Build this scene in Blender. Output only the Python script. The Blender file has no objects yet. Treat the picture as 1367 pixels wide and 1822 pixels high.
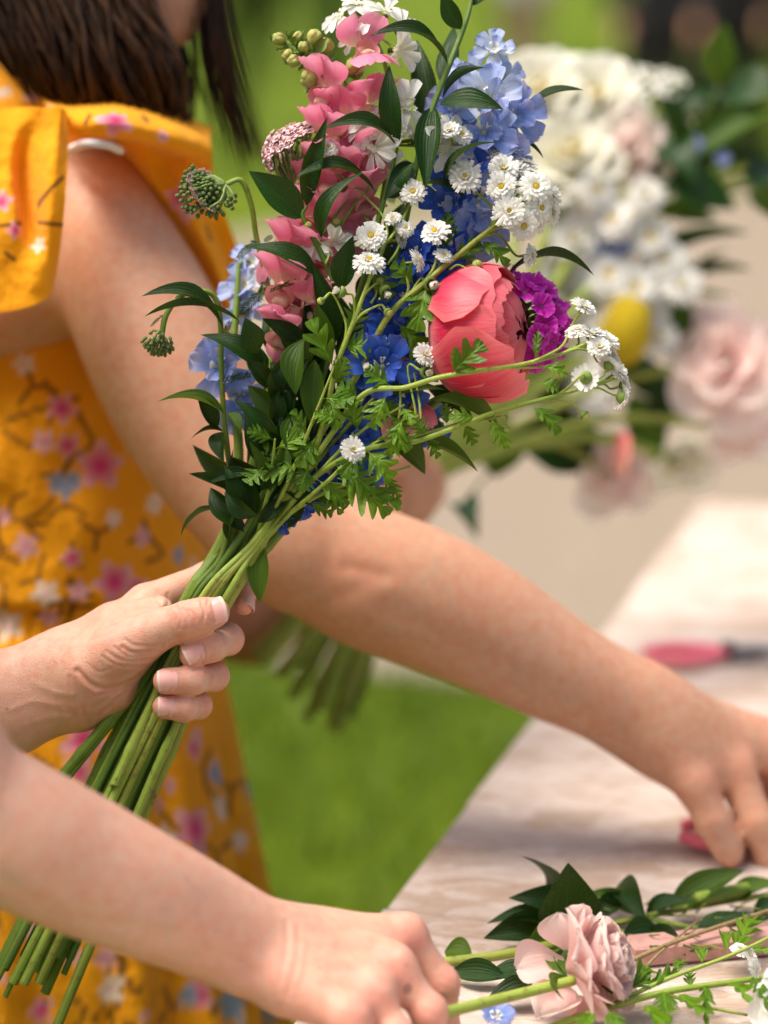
import bpy, math, random
import numpy as np
from mathutils import Matrix, Vector

random.seed(7); np.random.seed(7)
SC = bpy.context.scene
COL = SC.collection

# ------------------------------------------------------------------ camera
PITCH = math.radians(13.0)
CAM = np.array([0.0, 0.0, 1.30])
FOCAL = 85.0
KPX = (18.0 / FOCAL) / 911.0            # tangent of one photograph pixel
RIGHT = np.array([1.0, 0, 0])
UP = np.array([0, math.sin(PITCH), math.cos(PITCH)])
FWD = np.array([0, math.cos(PITCH), -math.sin(PITCH)])
cam_data = bpy.data.cameras.new('camera'); cam = bpy.data.objects.new('camera', cam_data); COL.objects.link(cam)
cam.location = CAM; cam.rotation_euler = (math.radians(90) - PITCH, 0, 0)
cam_data.sensor_fit = 'VERTICAL'; cam_data.sensor_height = 36; cam_data.sensor_width = 27; cam_data.lens = FOCAL
cam_data.clip_start = 0.05; cam_data.clip_end = 500
cam_data.dof.use_dof = True; cam_data.dof.focus_distance = 1.305; cam_data.dof.aperture_fstop = 2.9
SC.camera = cam

# ------------------------------------------------------------------ sky, sun, exposure
SUN_EL, SUN_AZ = math.radians(66), math.radians(-100)     # azimuth from +Y towards +X
w = bpy.data.worlds.new('World'); SC.world = w; w.use_nodes = True
nt = w.node_tree; nt.nodes.clear()
sky = nt.nodes.new('ShaderNodeTexSky'); sky.sky_type = 'NISHITA'; sky.sun_disc = False
sky.sun_elevation = SUN_EL; sky.sun_rotation = SUN_AZ
sky.air_density = 1.2; sky.dust_density = 8.0; sky.ozone_density = 0.4
bg = nt.nodes.new('ShaderNodeBackground'); bg.inputs['Strength'].default_value = 0.110
wo = nt.nodes.new('ShaderNodeOutputWorld')
nt.links.new(sky.outputs[0], bg.inputs[0]); nt.links.new(bg.outputs[0], wo.inputs[0])
sun_d = bpy.data.lights.new('sun', 'SUN'); sun = bpy.data.objects.new('sun', sun_d); COL.objects.link(sun)
sun_d.energy = 3.1; sun_d.angle = math.radians(30); sun_d.color = (1.0, 0.93, 0.82)
sdir = Vector((math.sin(SUN_AZ) * math.cos(SUN_EL), math.cos(SUN_AZ) * math.cos(SUN_EL), math.sin(SUN_EL)))
sun.rotation_euler = sdir.to_track_quat('Z', 'Y').to_euler()
sun.location = (0, 0, 6)
SC.view_settings.view_transform = 'Standard'; SC.view_settings.look = 'None'
SC.view_settings.exposure = 0.61; SC.view_settings.gamma = 1.0; SC.view_settings.use_curve_mapping = False
SC.cycles.use_denoising = True
SC.cycles.max_bounces = 6; SC.cycles.transparent_max_bounces = 8; SC.cycles.caustics_reflective = False; SC.cycles.caustics_refractive = False

# ------------------------------------------------------------------ geometry helpers
def P(px, py, d):
    """world point seen at a photograph pixel, d metres along the view axis"""
    return CAM + RIGHT * ((px - 683.5) * KPX * d) + UP * (-(py - 911.0) * KPX * d) + FWD * d
FD = 1.33
def Q(px, py, mm=0.0):
    return P(px, py, FD + mm / 1000.0)
U = KPX * FD                      # metres of one pixel at the bouquet
def proj(pts):
    r = np.asarray(pts) - CAM
    d = r @ FWD
    return r @ RIGHT / d / KPX + 683.5, 911 - r @ UP / d / KPX, d
def plane_pt(px, py, z):
    r = RIGHT * ((px - 683.5) * KPX) + UP * (-(py - 911.0) * KPX) + FWD
    return CAM + r * ((z - CAM[2]) / r[2])
def nrm(v):
    v = np.asarray(v, float); return v / (np.linalg.norm(v) + 1e-12)
def catmull(pts, n):
    p = np.asarray(pts, float)
    if len(p) == 2: p = np.array([p[0], (p[0] + p[1]) / 2, p[1]])
    q = np.vstack([2 * p[0] - p[1], p, 2 * p[-1] - p[-2]])
    m = len(p) - 1
    t = np.linspace(0, m, n); i = np.minimum(t.astype(int), m - 1); f = (t - i)[:, None]
    a, b, c, d = q[i], q[i + 1], q[i + 2], q[i + 3]
    return 0.5 * ((2 * b) + (c - a) * f + (2 * a - 5 * b + 4 * c - d) * f ** 2 + (3 * b - 3 * c + d - a) * f ** 3)

class MB:
    """collects vertices, faces, uvs"""
    def __init__(s): s.v = []; s.f = []; s.uv = []; s.mi = []; s.n = 0
    def add(s, v, f, uv=None, mi=0):
        v = np.asarray(v, float).reshape(-1, 3)
        s.v.append(v); s.f += [tuple(int(i) + s.n for i in q) for q in f]; s.mi += [mi] * len(f)
        s.uv.append(np.zeros((len(v), 2)) if uv is None else np.asarray(uv, float).reshape(-1, 2)); s.n += len(v)
        return s
    def grid(s, g, uv=None, wrap=False, mi=0, flip=False):
        g = np.asarray(g, float); n, m = g.shape[:2]
        if uv is None:
            a, b = np.meshgrid(np.linspace(0, 1, n), np.linspace(0, 1, m), indexing='ij'); uv = np.stack([b, a], -1)
        f = []
        mm = m if wrap else m - 1
        for i in range(n - 1):
            for j in range(mm):
                k = (j + 1) % m
                q = (i * m + j, i * m + k, (i + 1) * m + k, (i + 1) * m + j)
                f.append(q[::-1] if flip else q)
        return s.add(g.reshape(-1, 3), f, uv.reshape(-1, 2), mi)
    def tube(s, pts, rad, seg=6, n=None, cap=True, mi=0):
        pts = np.asarray(pts, float)
        if n: 
            rad = np.interp(np.linspace(0, 1, n), np.linspace(0, 1, len(np.atleast_1d(rad))), np.atleast_1d(rad)) if np.ndim(rad) else np.full(n, rad)
            pts = catmull(pts, n)
        rad = np.broadcast_to(np.asarray(rad, float), (len(pts),))
        T = np.gradient(pts, axis=0); T /= (np.linalg.norm(T, axis=1)[:, None] + 1e-12)
        ref = np.array([0.3, -0.8, 0.5]); 
        A = np.cross(T, ref); A /= (np.linalg.norm(A, axis=1)[:, None] + 1e-9)
        B = np.cross(T, A)
        th = np.linspace(0, 2 * math.pi, seg, endpoint=False)
        g = pts[:, None] + rad[:, None, None] * (np.cos(th)[None, :, None] * A[:, None] + np.sin(th)[None, :, None] * B[:, None])
        n0 = s.n
        s.grid(g, wrap=True, mi=mi)
        if cap:
            s.f.append(tuple(n0 + i for i in range(seg))[::-1]); s.mi.append(mi)
            s.f.append(tuple(n0 + (len(pts) - 1) * seg + i for i in range(seg))); s.mi.append(mi)
        return s
    def ball(s, c, r, nu=8, nv=6, mi=0, bump=0.0):
        c = np.asarray(c, float); r = np.broadcast_to(np.asarray(r, float), (3,))
        th = np.linspace(0, math.pi, nv + 1)[:, None]; ph = np.linspace(0, 2 * math.pi, nu, endpoint=False)[None]
        d = np.stack([np.sin(th) * np.cos(ph), np.sin(th) * np.sin(ph), np.cos(th) + 0 * ph], -1)
        if bump: d = d * (1 + bump * (np.random.rand(nv + 1, nu, 1) - .5))
        d[0] = d[0, :1]; d[-1] = d[-1, :1]
        return s.grid(c + d * r, wrap=True, mi=mi, flip=True)
    def mesh(s, name, mats, smooth=True):
        me = bpy.data.meshes.new(name)
        v = np.vstack(s.v)
        me.from_pydata(v.tolist(), [], s.f)
        uv = np.vstack(s.uv)
        lay = me.uv_layers.new(name='UVMap')
        li = np.empty(len(me.loops), np.int32); me.loops.foreach_get('vertex_index', li)
        lay.data.foreach_set('uv', uv[li].astype(np.float32).ravel())
        for m in (mats if isinstance(mats, (list, tuple)) else [mats]): me.materials.append(m)
        if any(s.mi): me.polygons.foreach_set('material_index', np.array(s.mi, np.int32))
        me.polygons.foreach_set('use_smooth', np.full(len(me.polygons), smooth))
        me.validate(); me.update()
        return me

WM = {}
def as_mat(M):
    return Matrix([[float(x) for x in r] for r in M])
def O(name, mesh, parent=None, M=None, kind=None):
    o = bpy.data.objects.new(name, mesh); COL.objects.link(o)
    M = Matrix.Identity(4) if M is None else M
    WM[o.name] = M
    if parent is not None:
        o.parent = parent; o.matrix_parent_inverse = Matrix.Identity(4)
        o.matrix_basis = WM[parent.name].inverted() @ M
    else:
        o.matrix_basis = M
    if kind: o['kind'] = kind
    return o
def thing(name, label, cat, loc, group=None):
    o = O(name, None, None, Matrix.Translation(Vector([float(x) for x in loc])))
    o.empty_display_size = 0.02
    return tag(o, label, cat, group)
def tag(o, label, cat, group=None):
    o['label'] = label; o['category'] = cat
    if group: o['group'] = group
    return o
def struct(o): o['kind'] = 'structure'; return o
def frame(b, y, z, sx=1.0, sy=1.0, sz=1.0):
    """matrix with local +Y along y, local +Z near z"""
    y = nrm(y); z = np.asarray(z, float); z = z - y * (z @ y)
    if np.linalg.norm(z) < 1e-6: z = np.array([.3, .5, .8]) - y * (np.array([.3, .5, .8]) @ y)
    z = nrm(z); x = np.cross(y, z)
    m = np.eye(4); m[:3, 0] = x * sx; m[:3, 1] = y * sy; m[:3, 2] = z * sz; m[:3, 3] = b
    return as_mat(m)
TOCAM = -FWD
def cv(x, y, z):
    """direction: x right, y up in the view, z towards the camera"""
    return nrm(RIGHT * x + UP * y + TOCAM * z)

# ------------------------------------------------------------------ materials
def lin(c):
    return tuple(((x / 255.0) / 12.92 if x / 255.0 <= .04045 else ((x / 255.0 + .055) / 1.055) ** 2.4) for x in c)
class NM:
    def __init__(s, name):
        s.m = bpy.data.materials.new(name); s.m.use_nodes = True; s.t = s.m.node_tree; s.t.nodes.clear()
        s.out = s.t.nodes.new('ShaderNodeOutputMaterial')
    def n(s, typ, ins=None, **kw):
        nd = s.t.nodes.new('ShaderNode' + typ)
        for k, v in kw.items(): setattr(nd, k, v)
        for k, v in (ins or {}).items():
            sock = nd.inputs[k]
            if isinstance(v, bpy.types.NodeSocket): s.t.links.new(v, sock)
            else:
                if sock.type == 'RGBA' and len(v) == 3: v = (*v, 1)
                sock.default_value = v
        return nd
    def mix(s, a, b, f, blend='MIX'):
        nd = s.t.nodes.new('ShaderNodeMix'); nd.data_type = 'RGBA'; nd.blend_type = blend
        for v, k in ((f, 0), (a, 6), (b, 7)):
            if isinstance(v, bpy.types.NodeSocket): s.t.links.new(v, nd.inputs[k])
            else: nd.inputs[k].default_value = v if k == 0 else (*v, 1)[:4]
        return nd.outputs[2]
    def math(s, op, a, b=0.0, c=None):
        nd = s.t.nodes.new('ShaderNodeMath'); nd.operation = op
        for i, v in enumerate((a, b) if c is None else (a, b, c)):
            if isinstance(v, bpy.types.NodeSocket): s.t.links.new(v, nd.inputs[i])
            else: nd.inputs[i].default_value = v
        return nd.outputs[0]
    def ramp(s, f, stops):
        nd = s.t.nodes.new('ShaderNodeValToRGB'); s.t.links.new(f, nd.inputs[0])
        e = nd.color_ramp.elements
        while len(e) < len(stops): e.new(.5)
        for i, (p, c) in enumerate(stops):
            e[i].position = p; e[i].color = (*c, 1) if len(c) == 3 else c
        return nd.outputs[0]
    def noise(s, scale, detail=3, vec=None, rough=.55, dist=0.0):
        ins = {'Scale': scale, 'Detail': detail, 'Roughness': rough, 'Distortion': dist}
        if vec is not None: ins['Vector'] = vec
        return s.n('TexNoise', ins).outputs[0]
    def coord(s, which='Object'): return s.n('TexCoord').outputs[which]
    def uvx(s):
        sp = s.n('SeparateXYZ', {0: s.coord('UV')}); return sp.outputs[0], sp.outputs[1]
    def rnd(s): return s.n('ObjectInfo').outputs['Random']
    def bump(s, h, strength, dist): return s.n('Bump', {'Height': h, 'Strength': strength, 'Distance': dist}).outputs[0]
    def done(s, shader): s.t.links.new(shader, s.out.inputs[0]); return s.m
    def pbsdf(s, col, rough, normal=None, **kw):
        ins = {'Base Color': col, 'Roughness': rough}
        if normal is not None: ins['Normal'] = normal
        ins.update(kw)
        return s.n('BsdfPrincipled', ins).outputs[0]

def simple(name, col, rough=.6, var=.25, scale=60, bumpd=0.0, spec=.4, sss=0):
    m = NM(name); c = m.coord()
    nz = m.noise(scale, 4, c)
    colr = m.ramp(nz, [(.25, tuple(x * (1 - var) for x in col)), (.75, tuple(min(1, x * (1 + var)) for x in col))])
    nm = m.bump(nz, .6, bumpd) if bumpd else None
    kw = {'Specular IOR Level': spec}
    if sss: kw.update({'Subsurface Weight': sss, 'Subsurface Radius': (1, .4, .2), 'Subsurface Scale': .003})
    return m.done(m.pbsdf(colr, rough, nm, **kw))

def leaf_mat(name, col, col2, rough=.33, veins=9, transl=.22, parallel=True, spec=.5):
    m = NM(name); u, v = m.uvx(); c = m.coord()
    wide = m.math('SUBTRACT', u, .5)
    if parallel:
        vv = m.math('SINE', m.math('MULTIPLY', wide, veins * 6.283))
        cross = m.noise(14, 2, m.n('Mapping', {'Vector': m.coord('UV'), 'Scale': (14, 1.2, 1)}).outputs[0])
    else:
        k = m.math('ADD', v, m.math('MULTIPLY', m.math('ABSOLUTE', wide), -1.1))
        vv = m.math('SINE', m.math('MULTIPLY', k, veins * 6.283))
        cross = m.noise(9, 3, m.coord('UV'))
    mid = m.math('SUBTRACT', 1.0, m.math('MULTIPLY', m.math('ABSOLUTE', wide), 26.0))
    mid = m.math('MAXIMUM', mid, 0.0)
    big = m.noise(55, 3, c)
    f = m.math('ADD', m.math('MULTIPLY', big, .55), m.math('MULTIPLY', cross, .45))
    f = m.math('ADD', f, m.math('MULTIPLY', m.math('SUBTRACT', m.rnd(), .5), .38))
    colr = m.ramp(f, [(.25, col), (.75, col2)])
    colr = m.mix(colr, tuple(min(1, x * 1.7 + .01) for x in col2), m.math('MULTIPLY', mid, .35))
    h = m.math('ADD', m.math('MULTIPLY', vv, .35), m.math('ADD', m.math('MULTIPLY', mid, -1.2), m.math('MULTIPLY', cross, .8)))
    nm = m.bump(h, .45, .0006)
    rgh = m.math('ADD', m.math('MULTIPLY', big, .25), rough - .1)
    a = m.pbsdf(colr, rgh, nm, **{'Specular IOR Level': spec})
    tcol = m.mix(colr, (.35, .55, .05), .35)
    b = m.n('BsdfTranslucent', {'Color': tcol, 'Normal': nm}).outputs[0]
    return m.done(m.n('MixShader', {0: transl, 1: a, 2: b}).outputs[0])

def petal_mat(name, stops, rough=.5, transl=.3, vein=.25, veinc=40, edge=None, spec=.3, jitter=.1, sheen=.0):
    """stops: colours along the petal from base (0) to tip (1)"""
    m = NM(name); u, v = m.uvx()
    wav = m.noise(3.0, 3, m.n('Mapping', {'Vector': m.coord('UV'), 'Scale': (veinc / 4, .9, 1)}).outputs[0], .6, .4)
    blot = m.noise(38, 4, m.coord())
    f = m.math('ADD', v, m.math('MULTIPLY', m.math('SUBTRACT', wav, .5), .45))
    f = m.math('ADD', f, m.math('MULTIPLY', m.math('SUBTRACT', blot, .5), .25))
    f = m.math('ADD', f, m.math('MULTIPLY', m.math('SUBTRACT', m.rnd(), .5), jitter * 2))
    colr = m.ramp(f, stops)
    if edge is not None:
        e = m.math('POWER', m.math('MULTIPLY', m.math('ABSOLUTE', m.math('SUBTRACT', u, .5)), 2.0), 5.0)
        colr = m.mix(colr, edge, m.math('MULTIPLY', e, .6))
    colr = m.mix(colr, (0, 0, 0), m.math('MULTIPLY', m.math('MAXIMUM', m.math('SUBTRACT', wav, .55), 0.0), vein))
    nm = m.bump(m.math('ADD', wav, m.math('MULTIPLY', blot, .5)), .5, .0007)
    a = m.pbsdf(colr, rough, nm, **{'Specular IOR Level': spec, 'Sheen Weight': sheen})
    b = m.n('BsdfTranslucent', {'Color': colr, 'Normal': nm}).outputs[0]
    return m.done(m.n('MixShader', {0: transl, 1: a, 2: b}).outputs[0])

def skin_mat(name, col, flushcol, rough=.46, fine=1.0, red=1.0):
    m = NM(name); c = m.coord()
    n1 = m.noise(28, 4, c); n2 = m.noise(160, 3, c); n3 = m.noise(700, 3, c)
    col2 = tuple(x * .84 for x in col)
    base = m.ramp(n1, [(.3, tuple(min(1, x * y) for x, y in zip(col, (1.0, .9, .86)))), (.7, col)])
    base = m.mix(base, tuple(x * y for x, y in zip(col, (.94, .62, .54))), m.math('MAXIMUM', m.math('MULTIPLY', m.math('SUBTRACT', n2, .40), 2.0), 0.0))
    n4 = m.noise(9, 2, c); base = m.mix(base, tuple(x * y for x, y in zip(col, (.98, .74, .70))), m.math('MAXIMUM', m.math('MULTIPLY', m.math('SUBTRACT', n4, .42), 1.6 * red), 0.0))
    att = m.n('Attribute', attribute_name='flush').outputs['Fac']
    base = m.mix(base, flushcol, att)
    vor = m.n('TexVoronoi', {'Vector': c, 'Scale': 75.0, 'Randomness': 1.0})
    fr = m.math('LESS_THAN', vor.outputs['Distance'], .075)
    pick = m.math('GREATER_THAN', m.n('SeparateXYZ', {0: vor.outputs['Color']}).outputs[0], .62)
    base = m.mix(base, tuple(x * .55 for x in (col[0], col[1] * .8, col[2] * .75)), m.math('MULTIPLY', m.math('MULTIPLY', fr, pick), .6))
    nv_ = m.noise(24, 1, c, .4, .8); vein = m.math('MAXIMUM', m.math('SUBTRACT', 1.0, m.math('MULTIPLY', m.math('ABSOLUTE', m.math('SUBTRACT', nv_, .5)), 26.0)), 0.0)
    base = m.mix(base, tuple(x * y for x, y in zip(col, (.70, .82, .86))), m.math('MULTIPLY', vein, .28))
    vm = m.n('TexVoronoi', {'Vector': c, 'Scale': 17.0})
    mole = m.math('MULTIPLY', m.math('LESS_THAN', vm.outputs['Distance'], .045), m.math('GREATER_THAN', m.n('SeparateXYZ', {0: vm.outputs['Color']}).outputs[1], .5))
    base = m.mix(base, tuple(x * .42 for x in (col[0], col[1] * .75, col[2] * .7)), m.math('MULTIPLY', mole, .75))
    vo = m.n('TexVoronoi', {'Vector': c, 'Scale': 700.0}, feature='DISTANCE_TO_EDGE').outputs['Distance']
    h = m.math('ADD', m.math('MULTIPLY', n3, .8), m.math('ADD', m.math('MULTIPLY', n2, 1.4), m.math('MINIMUM', m.math('MULTIPLY', vo, 2.5), .5)))
    nm = m.bump(h, .38 * fine, .0006)
    rg = m.math('ADD', m.math('MULTIPLY', n2, .22), rough - .1)
    return m.done(m.pbsdf(base, rg, nm, **{'Subsurface Weight': .16, 'Subsurface Radius': (1.0, .36, .2), 'Subsurface Scale': .0045, 'Specular IOR Level': .42}))

def stem_mat(name, col, col2, spots=(.16, .10, .035)):
    m = NM(name); c = m.coord(); uvm = m.n('Mapping', {'Vector': m.coord('UV'), 'Scale': (9, 1.5, 1)}).outputs[0]
    st = m.noise(2.2, 4, uvm, .6, .3); bl = m.noise(45, 4, c); sp = m.noise(210, 3, c); fine = m.noise(600, 2, c)
    f = m.math('ADD', m.math('MULTIPLY', st, .6), m.math('ADD', m.math('MULTIPLY', bl, .45), m.math('MULTIPLY', m.math('SUBTRACT', m.rnd(), .5), .25)))
    base = m.ramp(f, [(.30, col), (.74, col2)])
    base = m.mix(base, spots, m.math('MULTIPLY', m.math('MAXIMUM', m.math('SUBTRACT', sp, .56), 0.0), 4.0))
    return m.done(m.pbsdf(base, .42, m.bump(m.math('ADD', m.math('MULTIPLY', st, 1.5), m.math('ADD', sp, m.math('MULTIPLY', fine, .4))), .6, .0007), **{'Specular IOR Level': .4, 'Subsurface Weight': .08, 'Subsurface Scale': .003}))
M = {}
M['skin_near'] = skin_mat('skin_near', lin((224, 182, 160)), lin((212, 118, 106)))
M['skin_far'] = skin_mat('skin_far', lin((210, 166, 138)), lin((202, 116, 98)), fine=.5, red=.35)
M['nail'] = simple('nail', lin((232, 178, 170)), .22, .06, 300, 0, .5, .15)
M['nail_edge'] = simple('nail_edge', lin((226, 194, 182)), .4, .05, 300)
M['ruscus'] = leaf_mat('ruscus_leaf', (.004, .024, .003), (.014, .056, .006), .24, 8, .12, spec=.26)
M['olive'] = leaf_mat('olive_leaf', (.028, .075, .004), (.075, .150, .010), .38, 7, .25, spec=.3)
M['fever_leaf'] = leaf_mat('feverfew_leaf', (.042, .125, .003), (.135, .265, .008), .42, 6, .34, False, .35)
M['dark_leaf'] = leaf_mat('dark_leaf', (.005, .022, .003), (.014, .052, .007), .30, 8, .12, spec=.26)
M['stem'] = stem_mat('green_stem', (.10, .19, .014), (.26, .38, .050))
M['stem_light'] = stem_mat('light_stem', (.20, .31, .030), (.38, .48, .085))
M['stem_dark'] = stem_mat('dark_stem', (.045, .115, .010), (.12, .22, .025))
M['stem_olive'] = stem_mat('olive_stem', (.16, .21, .018), (.33, .39, .060), (.17, .08, .03))
M['cut'] = simple('cut_end', (.38, .42, .16), .7, .3, 400)
M['node'] = simple('stem_node', (.12, .11, .035), .6, .5, 300, .0006)
M['calyx'] = simple('calyx', (.17, .27, .045), .55, .35, 300, .0004)
M['white'] = petal_mat('white_petal', [(.0, (.74, .74, .50)), (.3, (.88, .88, .83)), (1, (.92, .92, .90))], .55, .35, .06, 12, jitter=.03)
M['cream'] = petal_mat('cream_petal', [(.0, (.62, .66, .32)), (.35, (.88, .87, .72)), (1, (.92, .91, .84))], .55, .42, .1, 20, jitter=.03)
M['yellow'] = simple('yellow_disc', (.84, .58, .06), .6, .35, 900, .0006)
M['bud_yellow'] = simple('bud', (.50, .52, .14), .55, .3, 700, .0005)
M['peony'] = petal_mat('peony_petal', [(.0, lin((238, 200, 158))), (.20, lin((240, 140, 146))), (.46, lin((218, 34, 84))), (.74, lin((240, 82, 108))), (1, lin((244, 132, 142)))], .40, .38, .34, 60, edge=lin((244, 150, 150)), spec=.35, jitter=.06, sheen=.12)
M['snap'] = petal_mat('snapdragon_petal', [(.0, lin((244, 206, 180))), (.3, lin((236, 128, 168))), (1, lin((242, 164, 192)))], .5, .40, .12, 30, spec=.3, jitter=.12, sheen=.15)
M['snap_pale'] = petal_mat('snapdragon_throat', [(.0, lin((240, 176, 176))), (.5, lin((246, 208, 180))), (1, lin((240, 160, 170)))], .5, .35, .2, 30, spec=.3)
M['blue'] = petal_mat('deep_blue_sepal', [(.0, (.10, .16, .55)), (.4, (.020, .075, .46)), (.8, (.035, .12, .60)), (1, (.10, .13, .55))], .48, .25, .35, 40, spec=.3, jitter=.14)
M['sky_blue'] = petal_mat('light_blue_sepal', [(.0, (.50, .58, .78)), (.35, (.20, .34, .80)), (.7, (.30, .38, .82)), (1, (.50, .52, .84))], .5, .3, .25, 40, spec=.3, jitter=.2)
M['pale_blue'] = petal_mat('pale_blue_sepal', [(.0, (.78, .80, .70)), (.5, (.52, .60, .84)), (1, (.36, .46, .82))], .5, .3, .2, 36, spec=.3, jitter=.2)
M['bee'] = petal_mat('floret_heart', [(.0, (.70, .66, .45)), (.5, (.84, .83, .76)), (1, (.84, .84, .84))], .6, .2, .3, 16)
M['magenta'] = petal_mat('sweet_william_petal', [(.0, lin((120, 10, 110))), (.3, lin((186, 22, 160))), (.75, lin((196, 32, 178))), (1, lin((214, 80, 200)))], .55, .22, .5, 44, spec=.25, jitter=.12)
M['yarrow'] = petal_mat('yarrow_petal', [(.0, (.62, .36, .38)), (.5, (.74, .46, .54)), (1, (.82, .60, .66))], .6, .2, .2, 10)
M['yarrow_eye'] = simple('yarrow_eye', (.42, .22, .16), .7, .4, 900)
M['yarrow_green'] = simple('yarrow_green', (.13, .20, .055), .6, .4, 700, .0005)
M['pink'] = petal_mat('pale_pink_petal', [(.0, (.88, .62, .54)), (.3, (.94, .62, .60)), (.7, (.95, .72, .69)), (1, (.95, .80, .76))], .5, .5, .15, 40, spec=.3, jitter=.1)
M['blush'] = petal_mat('blush_petal', [(.0, (.88, .40, .48)), (.22, (.94, .72, .70)), (1, (.96, .86, .82))], .5, .5, .15, 30, jitter=.1)
M['coral'] = petal_mat('coral_petal', [(.0, (.80, .45, .35)), (1, lin((238, 130, 130)))], .5, .25, .15, 30)
# ------------------------------------------------------------------ bodies: smooth unions of tapered shapes, meshed with surface nets
class SDF:
    def __init__(s, lo, hi, h):
        s.lo = np.asarray(lo, float); s.h = h
        s.n = np.ceil((np.asarray(hi) - s.lo) / h).astype(int) + 1
        s.ax = [(s.lo[i] + h * np.arange(s.n[i])).astype(np.float32) for i in range(3)]
        s.D = np.full(s.n, .05, np.float32)
    def _sub(s, lo, hi):
        a = np.clip(np.floor((np.asarray(lo) - s.lo) / s.h).astype(int), 0, s.n); b = np.clip(np.ceil((np.asarray(hi) - s.lo) / s.h).astype(int) + 1, 0, s.n)
        if np.any(b <= a): return None
        return tuple(slice(i, j) for i, j in zip(a, b))
    def pts(s, sl): return s.ax[0][sl[0]][:, None, None], s.ax[1][sl[1]][None, :, None], s.ax[2][sl[2]][None, None, :]
    def put(s, sl, d, k):
        o = s.D[sl]
        if k <= 0: s.D[sl] = np.minimum(o, d)
        else:
            h = np.maximum(k - np.abs(o - d), 0) / k
            s.D[sl] = np.minimum(o, d) - h * h * k * .25
    def cone(s, a, b, ra, rb, k=.004, flat=None):
        """flat = (direction, factor): the section is squeezed by factor along direction"""
        a = np.asarray(a, float); b = np.asarray(b, float); R = max(ra, rb) * 1.4 + .02
        sl = s._sub(np.minimum(a, b) - R, np.maximum(a, b) + R)
        if sl is None: return s
        x, y, z = s.pts(sl); v = b - a; L = v @ v + 1e-12
        px, py, pz = x - a[0], y - a[1], z - a[2]
        t = np.clip((px * v[0] + py * v[1] + pz * v[2]) / L, 0, 1)
        qx, qy, qz = px - t * v[0], py - t * v[1], pz - t * v[2]
        l2 = qx * qx + qy * qy + qz * qz
        if flat is not None:
            n = nrm(flat[0]); w = qx * n[0] + qy * n[1] + qz * n[2]
            l2 = l2 + w * w * (1 / flat[1] ** 2 - 1)
        d = np.sqrt(l2) - (ra + (rb - ra) * t)
        if flat is not None: d = d * min(1, flat[1] * 1.15)
        s.put(sl, d.astype(np.float32), k); return s
    def chain(s, pts, rad, k=.003, flat=None, fine=0):
        if fine:
            c = catmull(np.column_stack([np.asarray(pts, float), rad]), fine); pts, rad = c[:, :3], c[:, 3]
        for i in range(len(pts) - 1): s.cone(pts[i], pts[i + 1], rad[i], rad[i + 1], k, flat)
        return s
    def ell(s, c, axes, r, k=.006):
        c = np.asarray(c, float); R = max(r) + .02; sl = s._sub(c - R, c + R)
        if sl is None: return s
        x, y, z = s.pts(sl); x, y, z = x - c[0], y - c[1], z - c[2]; q = 0
        for a, rr in zip(axes, r):
            q = q + ((x * a[0] + y * a[1] + z * a[2]) / rr) ** 2
        d = (np.sqrt(q) - 1) * min(r) 
        s.put(sl, d.astype(np.float32), k); return s
    def like(s):
        o = SDF.__new__(SDF); o.lo, o.h, o.n, o.ax = s.lo, s.h, s.n, s.ax; o.D = np.full(s.n, .05, np.float32); return o
    def merge(s, o, k):
        h = np.maximum(k - np.abs(s.D - o.D), 0) / k
        s.D = np.minimum(s.D, o.D) - h * h * k * .25
        return s
    def mesh(s):
        D = s.D; ins = D < 0
        c = [ins[i:D.shape[0] - 1 + i, j:D.shape[1] - 1 + j, k:D.shape[2] - 1 + k] for i in (0, 1) for j in (0, 1) for k in (0, 1)]
        cnt = sum(x.astype(np.uint8) for x in c)
        ii = np.argwhere((cnt > 0) & (cnt < 8))
        idx = np.full(cnt.shape, -1, np.int32); idx[tuple(ii.T)] = np.arange(len(ii))
        acc = np.zeros((len(ii), 3)); num = np.zeros(len(ii))
        corners = np.array([(i, j, k) for i in (0, 1) for j in (0, 1) for k in (0, 1)])
        val = [D[tuple((ii + q).T)] for q in corners]
        for p in range(8):
            for q in range(p + 1, 8):
                if np.abs(corners[p] - corners[q]).sum() != 1: continue
                a, b = val[p], val[q]; m = (a < 0) != (b < 0)
                t = np.where(m, a / np.where(m, a - b, 1), 0)
                acc += np.where(m[:, None], corners[p] + t[:, None] * (corners[q] - corners[p]), 0); num += m
        v = s.lo + s.h * (ii + acc / num[:, None])
        F = []
        for ax in range(3):
            sl0 = [slice(None)] * 3; sl1 = [slice(None)] * 3
            sl0[ax] = slice(0, -1); sl1[ax] = slice(1, None)
            a = ins[tuple(sl0)]; b = ins[tuple(sl1)]
            u, w = [(1, 2), (2, 0), (0, 1)][ax]
            e = np.argwhere(a != b); e = e[(e[:, u] > 0) & (e[:, w] > 0) & (e[:, u] < D.shape[u] - 1) & (e[:, w] < D.shape[w] - 1)]
            def g(du, dw):
                q = e.copy(); q[:, u] += du; q[:, w] += dw; return idx[tuple(q.T)]
            quad = np.stack([g(-1, -1), g(0, -1), g(0, 0), g(-1, 0)], 1)
            fl = ~a[tuple(e.T)]
            quad[fl] = quad[fl][:, ::-1]
            F.append(quad)
        F = np.vstack(F); F = F[(F >= 0).all(1)]
        return v, F

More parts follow.
